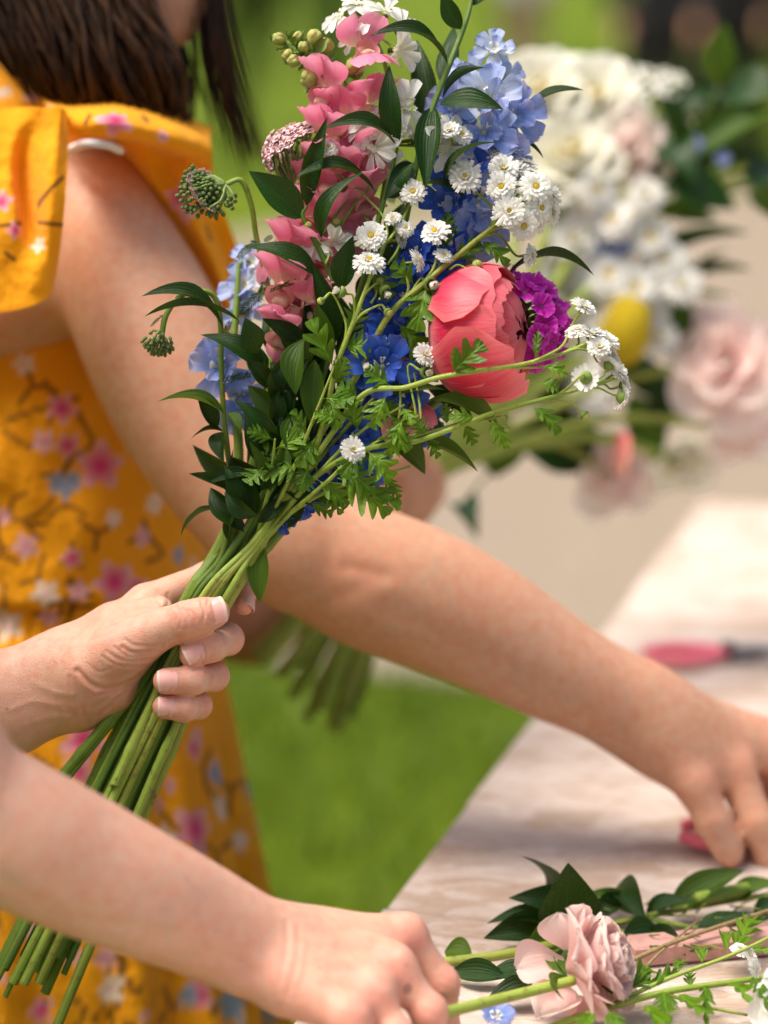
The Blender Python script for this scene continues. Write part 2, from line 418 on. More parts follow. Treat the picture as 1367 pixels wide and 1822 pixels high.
def vnormals(v, F):
    n = np.zeros_like(v); a = v[F[:, 2]] - v[F[:, 0]]; b = v[F[:, 3]] - v[F[:, 1]]; fn = np.cross(a, b)
    for i in range(4): np.add.at(n, F[:, i], fn)
    return n / (np.linalg.norm(n, axis=1)[:, None] + 1e-12)
def relax(v, F, it=2, lam=.5):
    e = np.vstack([F[:, [0, 1]], F[:, [1, 2]], F[:, [2, 3]], F[:, [3, 0]]])
    cnt = np.zeros(len(v)); np.add.at(cnt, e[:, 0], 1); np.add.at(cnt, e[:, 1], 1)
    for _ in range(it):
        s = np.zeros_like(v)
        for a in range(3):
            s[:, a] = np.bincount(e[:, 0], v[e[:, 1], a], len(v)) + np.bincount(e[:, 1], v[e[:, 0], a], len(v))
        v = v + lam * (s / np.maximum(cnt, 1)[:, None] - v)
    return v
def polydist(x, y, line):
    best = np.full(len(x), 1e9)
    for (ax, ay), (bx, by) in zip(line[:-1], line[1:]):
        vx, vy = bx - ax, by - ay; L = vx * vx + vy * vy + 1e-9
        t = np.clip(((x - ax) * vx + (y - ay) * vy) / L, 0, 1)
        best = np.minimum(best, np.hypot(x - ax - t * vx, y - ay - t * vy))
    return best
def crease(v, F, lines, dmax=None):
    """press skin folds into camera-side skin: (polyline px, depth mm, width px)"""
    n = vnormals(v, F); px, py, d = proj(v); front = np.clip((n @ TOCAM) * 2, 0, 1)
    off = np.zeros(len(v))
    for line, mm, wd in lines:
        line = catmull(np.array([(a, b, 0) for a, b in line], float), max(6, 5 * len(line)))[:, :2]
        mm = mm * (.62 if mm > 0 else .45)
        q = polydist(px, py, [tuple(z) for z in line])
        off += -mm * np.exp(-(q / wd) ** 2) + mm * .35 * np.exp(-((q - 2.4 * wd) / (1.2 * wd)) ** 2)
    return v + n * (off * front / 1000)[:, None]
def flush_attr(v, spots):
    f = np.zeros(len(v))
    for c, r, a in spots: f = np.maximum(f, a * np.exp(-np.sum((v - c) ** 2, 1) / r ** 2))
    return f
def body_mesh(name, parts, mat):
    """parts: list of (verts, quads, flush)"""
    me = bpy.data.meshes.new(name); V = np.vstack([p[0] for p in parts]); F = []; n = 0
    for p in parts: F.append(p[1] + n); n += len(p[0])
    F = np.vstack(F)
    used = np.zeros(len(V), bool); used[F.ravel()] = True; remap = np.cumsum(used) - 1
    V = V[used]; F = remap[F]; fl = np.concatenate([p[2] for p in parts])[used]
    me.vertices.add(len(V)); me.vertices.foreach_set('co', V.astype(np.float32).ravel())
    me.loops.add(F.size); me.loops.foreach_set('vertex_index', F.astype(np.int32).ravel())
    me.polygons.add(len(F)); me.polygons.foreach_set('loop_start', np.arange(0, F.size, 4, dtype=np.int32))
    me.polygons.foreach_set('use_smooth', np.ones(len(F), bool))
    at = me.attributes.new('flush', 'FLOAT', 'POINT'); at.data.foreach_set('value', fl.astype(np.float32))
    me.materials.append(mat); me.update(calc_edges=True); me.validate()
    return me
def add_nail(parent, dip, tip, nrmal, r, wid=.84, l0=-.72, l1=.86, half=62, mat=None):
    """curved nail plate over the last finger segment"""
    y = nrm(np.asarray(tip) - dip); z = np.asarray(nrmal, float); z = nrm(z - y * (z @ y)); x = np.cross(y, z)
    nu, nv = 9, 9; g = np.zeros((nv, nu, 3)); uv = np.zeros((nv, nu, 2))
    for i in range(nv):
        t = i / (nv - 1); yy = l0 + (l1 - l0) * t
        for j in range(nu):
            s = 2 * j / (nu - 1) - 1
            yy2 = yy + (-.16 * s * s if t > .5 else .22 * s * s * (1 - 2 * t)) 
            a = math.radians(half) * s
            rr = 1.03 - .16 * max(0, yy2) ** 2
            g[i, j] = np.asarray(tip) + y * yy2 * r + x * math.sin(a) * r * wid * 1.05 + z * (math.cos(a) * .82 + .21) * r * rr
            uv[i, j] = (j / (nu - 1), t)
    m = MB(); m.grid(g, uv)
    g2 = g - z * r * .10
    for i in (0, nv - 1): m.grid(np.stack([g[i], g2[i]]))
    for j in (0, nu - 1): m.grid(np.stack([g[:, j], g2[:, j]]))
    me = m.mesh('nail', [M['nail'], M['nail_edge']])
    mi = np.zeros(len(me.polygons), np.int32); mi[(nv - 2) * (nu - 1):(nv - 1) * (nu - 1)] = 1
    me.polygons.foreach_set('material_index', mi)
    return O('nail', me, parent)

def box_of(pts, pad): 
    p = np.array(pts); return p.min(0) - pad, p.max(0) + pad

def head_parts(s, org, f, u, k=.012, neck_to=None, sc=1.0):
    f = nrm(f); u = np.asarray(u, float); u = nrm(u - f * (u @ f)); l = np.cross(u, f)
    def L(a, b, c): return np.asarray(org) + sc * (f * a + l * b + u * c)
    ax = (f, l, u)
    s.ell(L(-.008, 0, .038), ax, (.097 * sc, .077 * sc, .088 * sc), k)
    s.ell(L(.040, 0, -.025), ax, (.056 * sc, .062 * sc, .075 * sc), k)
    for q in (-1, 1):
        s.cone(L(.074, q * .008, -.094), L(-.005, q * .054, -.05), .020 * sc, .020 * sc, k)
        s.ell(L(.058, q * .036, -.022), ax, (.024 * sc, .024 * sc, .024 * sc), k)
        s.ell(L(-.010, q * .077, -.012), ax, (.018 * sc, .007 * sc, .030 * sc), .004)
        s.ell(L(.078, q * .030, .018), ax, (.013 * sc, .022 * sc, .009 * sc), .008)
    s.cone(L(.078, 0, -.097), L(.076, 0, -.090), .020 * sc, .022 * sc, k)
    s.cone(L(.090, 0, .004), L(.110, 0, -.032), .008 * sc, .012 * sc, .008)
    s.ell(L(.090, 0, -.061), ax, (.010 * sc, .023 * sc, .005 * sc), .004)
    s.ell(L(.088, 0, -.071), ax, (.010 * sc, .020 * sc, .006 * sc), .004)
    if neck_to is not None: s.cone(L(-.02, 0, -.06), neck_to, .054 * sc, .060 * sc, .02)
    return L
# =========================================================== person holding the bouquet: left hand (gripping) at high resolution
HX = lambda x, y, mm: Q(x, y, mm)
R = lambda px: px * U
def grip_hand():
    s = SDF(*box_of([HX(-60, 980, -55), HX(470, 1390, 75)], .004), .00075)
    # palm and wrist
    s.cone(HX(-120, 1298, 8), HX(10, 1252, 6), R(92), R(87), .01, (FWD, .74))
    s.cone(HX(10, 1252, 6), HX(118, 1208, 6), R(87), R(82), .01, (FWD, .70))
    s.cone(HX(118, 1208, 6), HX(175, 1172, 10), R(80), R(66), .012, (FWD, .72))
    s.cone(HX(140, 1178, 10), HX(258, 1078, 20), R(52), R(35), .012, (FWD, .8))
    s.cone(HX(150, 1200, 14), HX(265, 1128, 28), R(50), R(36), .012)
    s.cone(HX(150, 1222, 14), HX(252, 1190, 27), R(48), R(34), .012)
    s.cone(HX(150, 1240, 10), HX(232, 1238, 22), R(44), R(32), .012)
    s.cone(HX(152, 1236, 0), HX(205, 1228, -1), R(44), R(38), .012)          # heel of the hand
    s.cone(HX(168, 1188, -6), HX(222, 1156, -12), R(54), R(48), .014)        # ball of the thumb
    s.cone(HX(222, 1156, -12), HX(272, 1126, -17), R(44), R(34), .010)
    s.cone(HX(205, 1110, 4), HX(285, 1085, 2), R(36), R(24), .012)           # web between thumb and forefinger
    # thumb
    t = s.like()
    t.chain([HX(262, 1130, -17), HX(300, 1114, -21), HX(333, 1103, -24), HX(360, 1095, -25), HX(382, 1090, -24)],
            [R(35), R(31.5), R(31.5), R(29), R(26.5)], .004)
    # fingers, each its own chain
    fg = s.like()
    fing = {
        'index': ([HX(262, 1074, 19), HX(372, 1026, 33), HX(424, 1036, 24), HX(433, 1054, 14), HX(434, 1075, 8)], [35, 27, 23, 21.5, 19.5]),
        'middle': ([HX(262, 1120, 29), HX(385, 1133, 24), HX(405, 1137, 6), HX(378, 1150, -15), HX(343, 1165, -19)], [33, 26, 27.5, 25.5, 23.5]),
        'ring': ([HX(255, 1180, 29), HX(362, 1200, 22), HX(381, 1203, 4), HX(345, 1209, -17), HX(296, 1212, -21)], [31, 26, 25.5, 25, 23.5]),
        'pinky': ([HX(238, 1238, 24), HX(335, 1254, 18), HX(352, 1255, 2), HX(328, 1259, -14), HX(293, 1258, -18)], [29, 24, 23.5, 23.5, 21.5]),
    }
    for k, (p, r) in fing.items():
        o = s.like()
        o.chain(p, [R(x) for x in r], .004)
        fg.merge(o, .0012)
    s.merge(t, .007); s.merge(fg, .005)
    v, F = s.mesh(); v = relax(v, F, 2, .4)
    lines = []
    for i, x in enumerate((318, 324, 330, 336, 342)):                        # thumb knuckle folds
        lines.append(([(x - 4, 1082 + i), (x + 3, 1094), (x + 4, 1108), (x, 1120)], .35 if i % 2 else .55, 2.2))
    lines += [([(372, 1064), (368, 1080), (374, 1104), (384, 1110)], .45, 2.2),
              ([(298, 1058), (300, 1072), (292, 1084)], .7, 3), ([(278, 1062), (292, 1082), (312, 1078)], .5, 3),
              ([(288, 1152), (262, 1160), (236, 1162), (218, 1152)], .8, 3.2), ([(284, 1160), (255, 1168), (228, 1168), (205, 1152)], .6, 2.6),
              ([(276, 1170), (246, 1176), (214, 1174), (190, 1160)], .45, 2.6), ([(262, 1186), (236, 1186), (205, 1182), (182, 1168)], .35, 2.6),
              ([(290, 1146), (268, 1150), (240, 1148), (222, 1138)], .45, 2.6),
              ([(250, 1204), (222, 1218), (190, 1226), (160, 1216), (138, 1192)], 1.3, 4), ([(238, 1216), (205, 1232), (175, 1236)], .6, 3),
              ([(135, 1196), (140, 1230), (146, 1262), (160, 1290)], .9, 3.5), ([(124, 1205), (128, 1240), (136, 1275)], .5, 3),
              ([(112, 1180), (112, 1225), (120, 1270)], .35, 3), ([(96, 1180), (94, 1230), (104, 1280)], .25, 3),
              ([(226, 1228), (200, 1252), (180, 1270)], .5, 3), ([(212, 1224), (186, 1248), (165, 1258)], .4, 3),
              ([(150, 1140), (190, 1130), (225, 1110)], .2, 4), ([(205, 1186), (178, 1196), (156, 1182)], .3, 2.6),
              ([(60, 1215), (100, 1232), (130, 1236)], -.5, 5), ([(20, 1262), (60, 1248), (100, 1256)], -.5, 5), ([(50, 1290), (90, 1276), (120, 1280)], -.4, 5)]
    for x, y0, y1 in ((361, 1150, 1180), (312, 1198, 1226), (308, 1246, 1272), (360, 1070, 1112)):
        lines.append(([(x - 2, y0), (x + 4, (y0 + y1) / 2), (x - 2, y1)], .9, 2.4))
    for k, xs in (('middle', (392, 400)), ('ring', (366, 374)), ('pinky', (340, 347))):
        yy = {'middle': 1137, 'ring': 1203, 'pinky': 1255}[k]
        for x in xs: lines.append(([(x, yy - 16), (x + 3, yy), (x, yy + 16)], .3, 2.4))
    v = crease(v, F, lines)
    sp = [(fing[k][0][i], .011, a) for k in fing for i, a in ((2, .35), (4, .5))] + [(HX(385, 1088, -30), .012, .45), (HX(335, 1100, -33), .012, .35),
         (HX(222, 1165, -24), .02, .22), (HX(180, 1240, -10), .02, .3)]
    return v, F, flush_attr(v, sp), fing

# right arm of the same person, reaching across in front of the stems down to the table
def near_arm():
    k = 1.0
    def A(x, y, d): return P(x, y, d)
    def r(px, d): return px * KPX * d
    s = SDF(*box_of([A(-330, 1150, 1.02), A(840, 1930, 1.30), A(-200, 1000, 1.1), A(700, 2010, 1.24)], .01), .0017)
    s.cone(A(-250, 1060, 1.10), A(-70, 1420, 1.125), r(132, 1.1), r(122, 1.13), .02)
    s.chain([A(-70, 1420, 1.125), A(20, 1478, 1.13), A(120, 1528, 1.145), A(240, 1584, 1.16), A(350, 1634, 1.18), A(455, 1682, 1.195), A(500, 1700, 1.20)],
            [r(q, 1.15) for q in (118, 126, 124, 113, 102, 88, 86)], .002, (FWD, .80), 40)
    s.cone(A(470, 1688, 1.198), A(560, 1722, 1.208), r(84, 1.2), r(92, 1.2), .014, (cv(.1, .75, .65), .62))
    mcp = [A(722, 1664, 1.232), A(700, 1722, 1.205), A(662, 1768, 1.186), A(622, 1812, 1.172)]
    for i, (q, rr) in enumerate(zip(mcp, (38, 39, 37, 33))):
        st = A(520 + 10 * (3 - i) * .2, 1672 + 26 * i, 1.215 - .010 * i)
        s.cone(st, q, r(54, 1.2), r(rr, 1.2), .012)
        s.ell(q + UP * r(8, 1.2) + TOCAM * r(6, 1.2), (RIGHT, UP, FWD), (r(rr * .72, 1.2),) * 3, .007)
    s.cone(A(560, 1690, 1.215), A(660, 1740, 1.205), r(66, 1.2), r(60, 1.2), .012, (cv(.1, .75, .65), .7))
    fg = s.like()
    fing = {
        'index': ([mcp[0], A(786, 1750, 1.234), A(796, 1836, 1.242), A(774, 1880, 1.242)], [33, 30, 25, 22]),
        'middle': ([mcp[1], A(764, 1800, 1.202), A(768, 1880, 1.214), A(748, 1920, 1.222)], [34, 30, 26, 23]),
        'ring': ([mcp[2], A(706, 1840, 1.180), A(716, 1915, 1.196), A(706, 1950, 1.206)], [32, 28, 25, 22]),
        'pinky': ([mcp[3], A(640, 1880, 1.166), A(656, 1940, 1.184), A(654, 1970, 1.194)], [33, 28, 24, 21]),
    }
    for kx, (p, rr) in fing.items():
        o = s.like(); o.chain(p, [r(q, 1.2) for q in rr], .004)
        o.ell(p[1] + TOCAM * .001, (RIGHT, UP, FWD), (r(rr[1] * 1.06, 1.2),) * 3, .004); fg.merge(o, .0015)
    th = s.like(); th.chain([A(560, 1720, 1.235), A(640, 1790, 1.26), A(700, 1860, 1.258), A(740, 1900, 1.25)], [r(q, 1.2) for q in (52, 38, 33, 28)], .006)
    s.merge(fg, .006); s.merge(th, .006)
    v, F = s.mesh(); v = relax(v, F, 6, .5)
    lines = [([(510, 1640), (512, 1680), (502, 1730), (490, 1790)], .8, 4), ([(532, 1650), (530, 1700), (514, 1760), (498, 1800)], .8, 4),
             ([(548, 1690), (542, 1735), (525, 1780)], .4, 4),
             ([(560, 1672), (620, 1672), (690, 1668)], -.7, 9), ([(560, 1700), (620, 1708), (680, 1716)], -.7, 8), ([(560, 1730), (610, 1748), (650, 1764)], -.5, 8),
             ([(600, 1690), (650, 1692), (700, 1694)], .9, 7), ([(590, 1722), (640, 1734), (684, 1748)], .9, 7), ([(580, 1752), (620, 1774), (648, 1792)], .8, 7),
             ([(782, 1738), (796, 1746), (806, 1752)], .5, 3), ([(778, 1746), (790, 1756), (802, 1762)], .4, 3), ([(752, 1796), (766, 1804), (780, 1808)], .5, 3),
             ([(560, 1640), (600, 1650), (640, 1646), (690, 1660)], -.6, 4), ([(600, 1660), (640, 1690), (660, 1720)], -.6, 4), ([(570, 1700), (610, 1690), (650, 1700)], -.5, 4),
             ([(0, 1560), (90, 1620), (230, 1650), (400, 1700), (440, 1730)], .9, 14)]
    v = crease(v, F, lines)
    sp = [(q + TOCAM * .01, .013, .5) for q in mcp] + [(f[0][1] + TOCAM * .008, .012, .4) for f in fing.values()] + [(A(480, 1735, 1.17), .012, .25)]
    return v, F, flush_attr(v, sp), fing

gv, gF, gfl, gf = grip_hand()
nv_, nF, nfl, nf = near_arm()
# the rest of that body, out of the frame to the left
PA_HIP = np.array([-.66, 1.20, .90]); PA_CH = np.array([-.56, 1.20, 1.22])
bs = SDF((-.95, .85, .0), (-.17, 1.55, 1.78), .008)
bs.cone(PA_HIP, PA_CH, .125, .120, .03, (np.array([1., 0, .2]), .8))
shR, shL = np.array([-.47, 1.02, 1.25]), np.array([-.49, 1.40, 1.25])
bs.cone(shR, shL, .062, .062, .04)
bs.cone(shR, P(-250, 1060, 1.10), .054, .046, .02); bs.cone(P(-250, 1060, 1.10), P(-160, 1240, 1.115), .044, .041, .01)
elL = P(-420, 1440, 1.345)
bs.cone(shL, elL, .054, .043, .02); bs.cone(elL, P(-110, 1294, 1.337), .042, .030, .012, (FWD, .8))
bs.cone(P(-110, 1294, 1.337), P(-40, 1270, 1.336), .0285, .0275, .004, (FWD, .74))
head_parts(bs, (-.48, 1.2, 1.53), (.93, .0, -.37), (.37, 0, .93), neck_to=(-.55, 1.2, 1.30))
for q in (-1, 1):
    bs.cone(PA_HIP + (0, q * .085, -.02), (-.64, 1.2 + q * .09, .47), .085, .058, .03)
    bs.cone((-.64, 1.2 + q * .09, .47), (-.66, 1.2 + q * .09, .08), .056, .038, .02)
    bs.cone((-.68, 1.2 + q * .09, .045), (-.52, 1.2 + q * .10, .035), .036, .032, .02)
bv, bF = bs.mesh(); bv = relax(bv, bF, 1)
body = body_mesh('person_body', [(gv, gF, gfl), (nv_, nF, nfl), (bv, bF, np.zeros(len(bv)))], M['skin_near'])
pA = thing('person', 'bare-armed person reaching in, one hand gripping the bouquet stems, other hand on the table', 'person', (-.66, 1.20, 0.0), 'people making bouquets')
O('body', body, pA)
for k, nd, rr in (('middle', cv(-.05, .25, 1), 23.5), ('ring', cv(-.1, .15, 1), 23.5), ('pinky', cv(-.1, .15, 1), 21.5)):
    p = gf[k][0]; add_nail(pA, p[-2], p[-1], nd, R(rr))
add_nail(pA, HX(350, 1099, -25), HX(382, 1090, -24), cv(.12, .22, 1), R(27), .92, -.85, .80)
add_nail(pA, gf['index'][0][-2], gf['index'][0][-1], cv(1, .1, .45), R(19.5))
# clothes of the first person
def loft(rings, seg=48, fold=None):
    """rings: (centre, rx vector, ry vector)"""
    th = np.linspace(0, 2 * math.pi, seg, endpoint=False); g = []
    for i, (c, a, b) in enumerate(rings):
        s = np.ones(seg) if fold is None else fold(i, th)
        g.append(np.asarray(c) + s[:, None] * (np.cos(th)[:, None] * np.asarray(a) + np.sin(th)[:, None] * np.asarray(b)))
    return np.array(g)
M['denim'] = simple('denim', (.05, .07, .13), .85, .3, 300, .0005)
M['linen'] = simple('linen', (.55, .53, .48), .85, .12, 250, .0006)
X3, Y3, Z3 = np.eye(3)
t = MB().grid(loft([((-.66, 1.2, .84), X3 * .125, Y3 * .175), ((-.65, 1.2, 1.0), X3 * .115, Y3 * .155), ((-.58, 1.2, 1.2), X3 * .118, Y3 * .170),
                    ((-.54, 1.2, 1.29), X3 * .085, Y3 * .185), ((-.545, 1.2, 1.335), X3 * .066, Y3 * .075)], 40), wrap=True)
O('top', t.mesh('top', M['linen']), pA)
for sh, el, nm in ((shR, P(-250, 1060, 1.10), 'r'), (shL, elL, 'l')):
    O('sleeve', MB().tube([sh + (0, 0, .02), sh + (el - sh) * .3, sh + (el - sh) * .48], [.070, .068, .066], 20, 8, cap=False).mesh('sleeve', M['linen']), pA)
for q in (-1, 1):
    O('trouser_leg', MB().tube([(-.66, 1.2 + q * .085, .9), (-.645, 1.2 + q * .09, .48), (-.66, 1.2 + q * .09, .07)], [.105, .072, .062], 20, 12, cap=False).mesh('trouser_leg', M['denim']), pA)
O('waistband', MB().grid(loft([((-.66, 1.2, .78), X3 * .110, Y3 * .165), ((-.66, 1.2, .90), X3 * .118, Y3 * .168)], 40), wrap=True).mesh('waistband', M['denim']), pA)
M['hair'] = simple('brown_hair', (.022, .011, .006), .42, .5, 60, 0, .4)
def hair_cap(parent, org, f, u, sc=1.0):
    f = nrm(f); u = np.asarray(u, float); u = nrm(u - f * (u @ f)); l = np.cross(u, f)
    th = np.linspace(0, math.pi * .62, 14)[:, None]; ph = np.linspace(0, 2 * math.pi, 32, endpoint=False)[None]
    up2 = nrm(u * .8 - f * .6); f2 = nrm(f - up2 * (f @ up2))
    d = np.sin(th)[..., None] * (np.cos(ph)[..., None] * f2 + np.sin(ph)[..., None] * l) + (np.cos(th) + 0 * ph)[..., None] * up2
    c = np.asarray(org) + sc * (u * .040 - f * .014)
    rr = .103 * (1 + .02 * np.sin(9 * ph + 3 * th))[..., None]
    return O('hair', MB().grid(c + d * rr * sc * (1 - .12 * np.abs(d @ l))[..., None], wrap=True, flip=True).mesh('hair', M['hair']), parent)
hair_cap(pA, (-.48, 1.2, 1.53), (.93, .0, -.37), (.37, 0, .93))
# =========================================================== woman in the yellow floral dress
def rp(px, d): return px * KPX * d
pB = thing('person', 'dark-haired woman in an orange-yellow floral dress with a flutter shoulder, reaching to the table', 'person', (-.20, 1.69, 0.0), 'people making bouquets')
s = SDF(*box_of([P(-330, -420, 1.40), P(1440, 1560, 1.40), P(-330, -420, 1.93), P(1440, 1560, 1.60), (-.2, 1.69, .66)], .01), .0030)
def A(x, y, d=1.5): return P(x, y, d)
s.chain([A(166, 365, 1.535), A(196, 425, 1.525), A(242, 530, 1.52), A(292, 640, 1.51), A(350, 748, 1.505), A(425, 852, 1.50), A(500, 942, 1.495), A(545, 982, 1.495)],
        [rp(q, 1.5) for q in (90, 108, 126, 132, 130, 124, 117, 114)], .003, None, 40)
s.cone(A(150, 385, 1.56), A(20, 500, 1.62), rp(90, 1.55), rp(140, 1.6), .03)
s.chain([A(530, 955, 1.495), A(640, 1020, 1.495), A(740, 1060, 1.495), A(860, 1115, 1.497), A(990, 1190, 1.50), A(1110, 1250, 1.503), A(1165, 1280, 1.505)],
        [rp(q, 1.5) for q in (112, 122, 122, 112, 94, 80, 78)], .003, (FWD, .88), 40)
s.cone(A(1140, 1268, 1.504), A(1200, 1312, 1.505), rp(78, 1.5), rp(84, 1.5), .015, (FWD, .62))
mc = [A(1238, 1396, 1.490), A(1306, 1372, 1.506), A(1372, 1345, 1.528), A(1418, 1330, 1.545)]
for i, q in enumerate(mc):
    s.cone(A(1178 + 12 * i, 1318 - 14 * i, 1.498 + .006 * i), q, rp(48, 1.5), rp(36 + (i > 0) * 2, 1.5), .012)
fg = s.like()
for p, rr in (([mc[0], A(1270, 1464, 1.488), A(1294, 1506, 1.490), A(1300, 1524, 1.493)], (36, 32, 28, 24)),
              ([mc[1], A(1346, 1464, 1.498), A(1370, 1520, 1.500), A(1370, 1545, 1.503)], (38, 33, 29, 25)),
              ([mc[2], A(1422, 1450, 1.525), A(1440, 1510, 1.52), A(1430, 1540, 1.52)], (34, 29, 26, 22)),
              ([mc[3], A(1470, 1430, 1.545), A(1480, 1490, 1.535), A(1464, 1520, 1.53)], (33, 28, 25, 21))):
    o = s.like(); o.chain(p, [rp(q, 1.5) for q in rr], .005); fg.merge(o, .002)
th = s.like(); th.chain([A(1240, 1330, 1.53), A(1340, 1420, 1.555), A(1400, 1490, 1.54), A(1420, 1530, 1.53)], [rp(q, 1.5) for q in (46, 34, 30, 26)], .006)
s.merge(fg, .006); s.merge(th, .006)
# torso, left arm and left hand (holding the second bouquet)
s.cone(A(90, 360, 1.69), A(90, 620, 1.69), .070, .085, .03); s.cone(A(90, 620, 1.69), A(110, 1000, 1.69), .085, .080, .03)
s.cone(A(110, 1000, 1.69), (-.20, 1.69, .76), .085, .085, .03)
s.cone(A(150, 372, 1.56), A(140, 360, 1.86), .036, .045, .03)
s.chain([A(170, 350, 1.86), A(300, 660, 1.87), A(405, 1010, 1.86), A(440, 1085, 1.85)], [.050, .044, .040, .040], .02)
s.chain([A(440, 1085, 1.85), A(560, 1000, 1.83), A(668, 905, 1.81)], [.039, .034, .026], .015, (FWD, .85))
lh = [A(690, 890, 1.81), A(735, 862, 1.805)]
s.cone(lh[0], lh[1], .028, .026, .012)
for i, (y0, x1) in enumerate(((838, 760), (862, 768), (886, 762), (908, 748))):
    o = s.like(); o.chain([A(722, y0 + 4, 1.83), A(x1, y0, 1.825), A(x1 + 2, y0 + 4, 1.795), A(x1 - 40, y0 + 10, 1.778)], [.0095, .0088, .0085, .0072], .004); s.merge(o, .003)
s.chain([A(700, 850, 1.80), A(724, 820, 1.785), A(752, 806, 1.778)], [.0125, .0105, .009], .005)
chin = P(296, 32, 1.575)
hf, hu = cv(.80, -.40, .46), cv(.45, .88, .0)
_f = nrm(hf); _u = nrm(hu - _f * (hu @ _f)); HORG = chin - _f * .080 + _u * .098
HL = head_parts(s, HORG, hf, hu, neck_to=P(120, 235, 1.69))
s.cone(A(200, 480, 1.550), A(-80, 575, 1.565), rp(95, 1.55), rp(85, 1.56), .02)
bvv, bFF = s.mesh(); bvv = relax(bvv, bFF, 5, .5)
bvv = crease(bvv, bFF, [([(690, 1025), (650, 1016), (620, 1010)], 1.4, 11), ([(655, 1040), (600, 1062), (560, 1084)], .7, 12),
                        ([(60, 655), (92, 668), (130, 735)], 4, 12), ([(700, 1090), (860, 1170), (980, 1235)], 1.2, 20)])
legs = SDF((-.42, 1.45, .0), (.06, 1.95, .95), .008)
for q in (-1, 1):
    legs.cone((-.20, 1.69 + q * .055, .76), (-.18, 1.69 + q * .085, .47), .070, .058, .03)
    legs.cone((-.18, 1.69 + q * .085, .47), (-.20, 1.69 + q * .085, .08), .056, .036, .02)
    legs.cone((-.22, 1.69 + q * .085, .045), (-.06, 1.69 + q * .095, .035), .036, .030, .02)
lv, lF = legs.mesh()
O('body', body_mesh('person_body', [(bvv, bFF, flush_attr(bvv, [(q, .016, .4) for q in mc] + [(A(640, 1020, 1.45), .03, .2), (A(300, 30, 1.54), .05, .25)])),
                                    (lv, lF, np.zeros(len(lv)))], M['skin_far']), pB)

# dress cloth: colour print carried by the mesh
mm = NM('dress_cloth'); att = mm.n('Attribute', attribute_name='print').outputs['Color']; cc = mm.coord()
wv = mm.noise(900, 2, mm.n('Mapping', {'Vector': cc, 'Scale': (1, 1, .3)}).outputs[0]); fd = mm.noise(22, 3, cc)
fd2 = mm.noise(70, 3, mm.n('Mapping', {'Vector': cc, 'Scale': (1, 1, .45)}).outputs[0]); nmn = mm.bump(mm.math('ADD', mm.math('MULTIPLY', wv, .12), mm.math('ADD', mm.math('MULTIPLY', fd, 2.0), mm.math('MULTIPLY', fd2, .6))), .6, .008)
pb = mm.pbsdf(att, .78, nmn, **{'Specular IOR Level': .2, 'Sheen Weight': .1})
tb = mm.n('BsdfTranslucent', {'Color': att, 'Normal': nmn}).outputs[0]
M['dress'] = mm.done(mm.n('MixShader', {0: .18, 1: pb, 2: tb}).outputs[0])
ORANGE = np.array(lin((247, 168, 14)))
PINKC, PINKD, WHITEC, BLUEC, TWIG, GREENC = [np.array(lin(c)) for c in ((240, 186, 190), (216, 52, 120), (240, 222, 200), (140, 158, 190), (84, 46, 22), (66, 78, 34))]
BLOSSOMS = [(180, 825, 40, 'p'), (80, 790, 20, 'q'), (122, 790, 22, 'p'), (110, 728, 26, 'p'), (350, 1480, 46, 'p'), (205, 1035, 38, 'p'), (245, 1050, 26, 'p'), (255, 958, 20, 'q'),
            (88, 1097, 18, 'q'), (14, 1112, 28, 'w'), (205, 212, 32, 'p'), (335, 243, 17, 'q'), (292, 243, 13, 'q'), (70, 435, 16, 'w'), (28, 408, 15, 'p'), (4, 360, 20, 'p'), (150, 1322, 40, 'p'),
            (352, 1310, 20, 'q'), (344, 1330, 20, 'p'), (355, 1768, 26, 'p'), (75, 1792, 22, 'p'), (140, 1372, 26, 'p'), (115, 868, 24, 'b'), (100, 855, 18, 'b'), (130, 852, 16, 'b'), (385, 1380, 24, 'b'), (410, 1795, 36, 'b'),
            (335, 1768, 20, 'b'), (318, 988, 18, 'b'), (345, 1005, 14, 'w'), (45, 645, 20, 'w'), (80, 1058, 24, 'w'), (202, 925, 16, 'w'), (195, 1755, 24, 'w'), (292, 1492, 22, 'w'), (425, 1500, 20, 'w'),
            (282, 1430, 12, 'q'), (320, 352, 24, 'p'), (330, 380, 18, 'q'), (5, 165, 16, 'w'), (55, 175, 14, 'q'), (88, 190, 10, 'q'), (130, 1695, 18, 'q'), (45, 1650, 20, 'w'), (480, 1800, 22, 'b'), (265, 1810, 14, 'q'), (0, 610, 18, 'w'), (300, 1395, 12, 'q')]
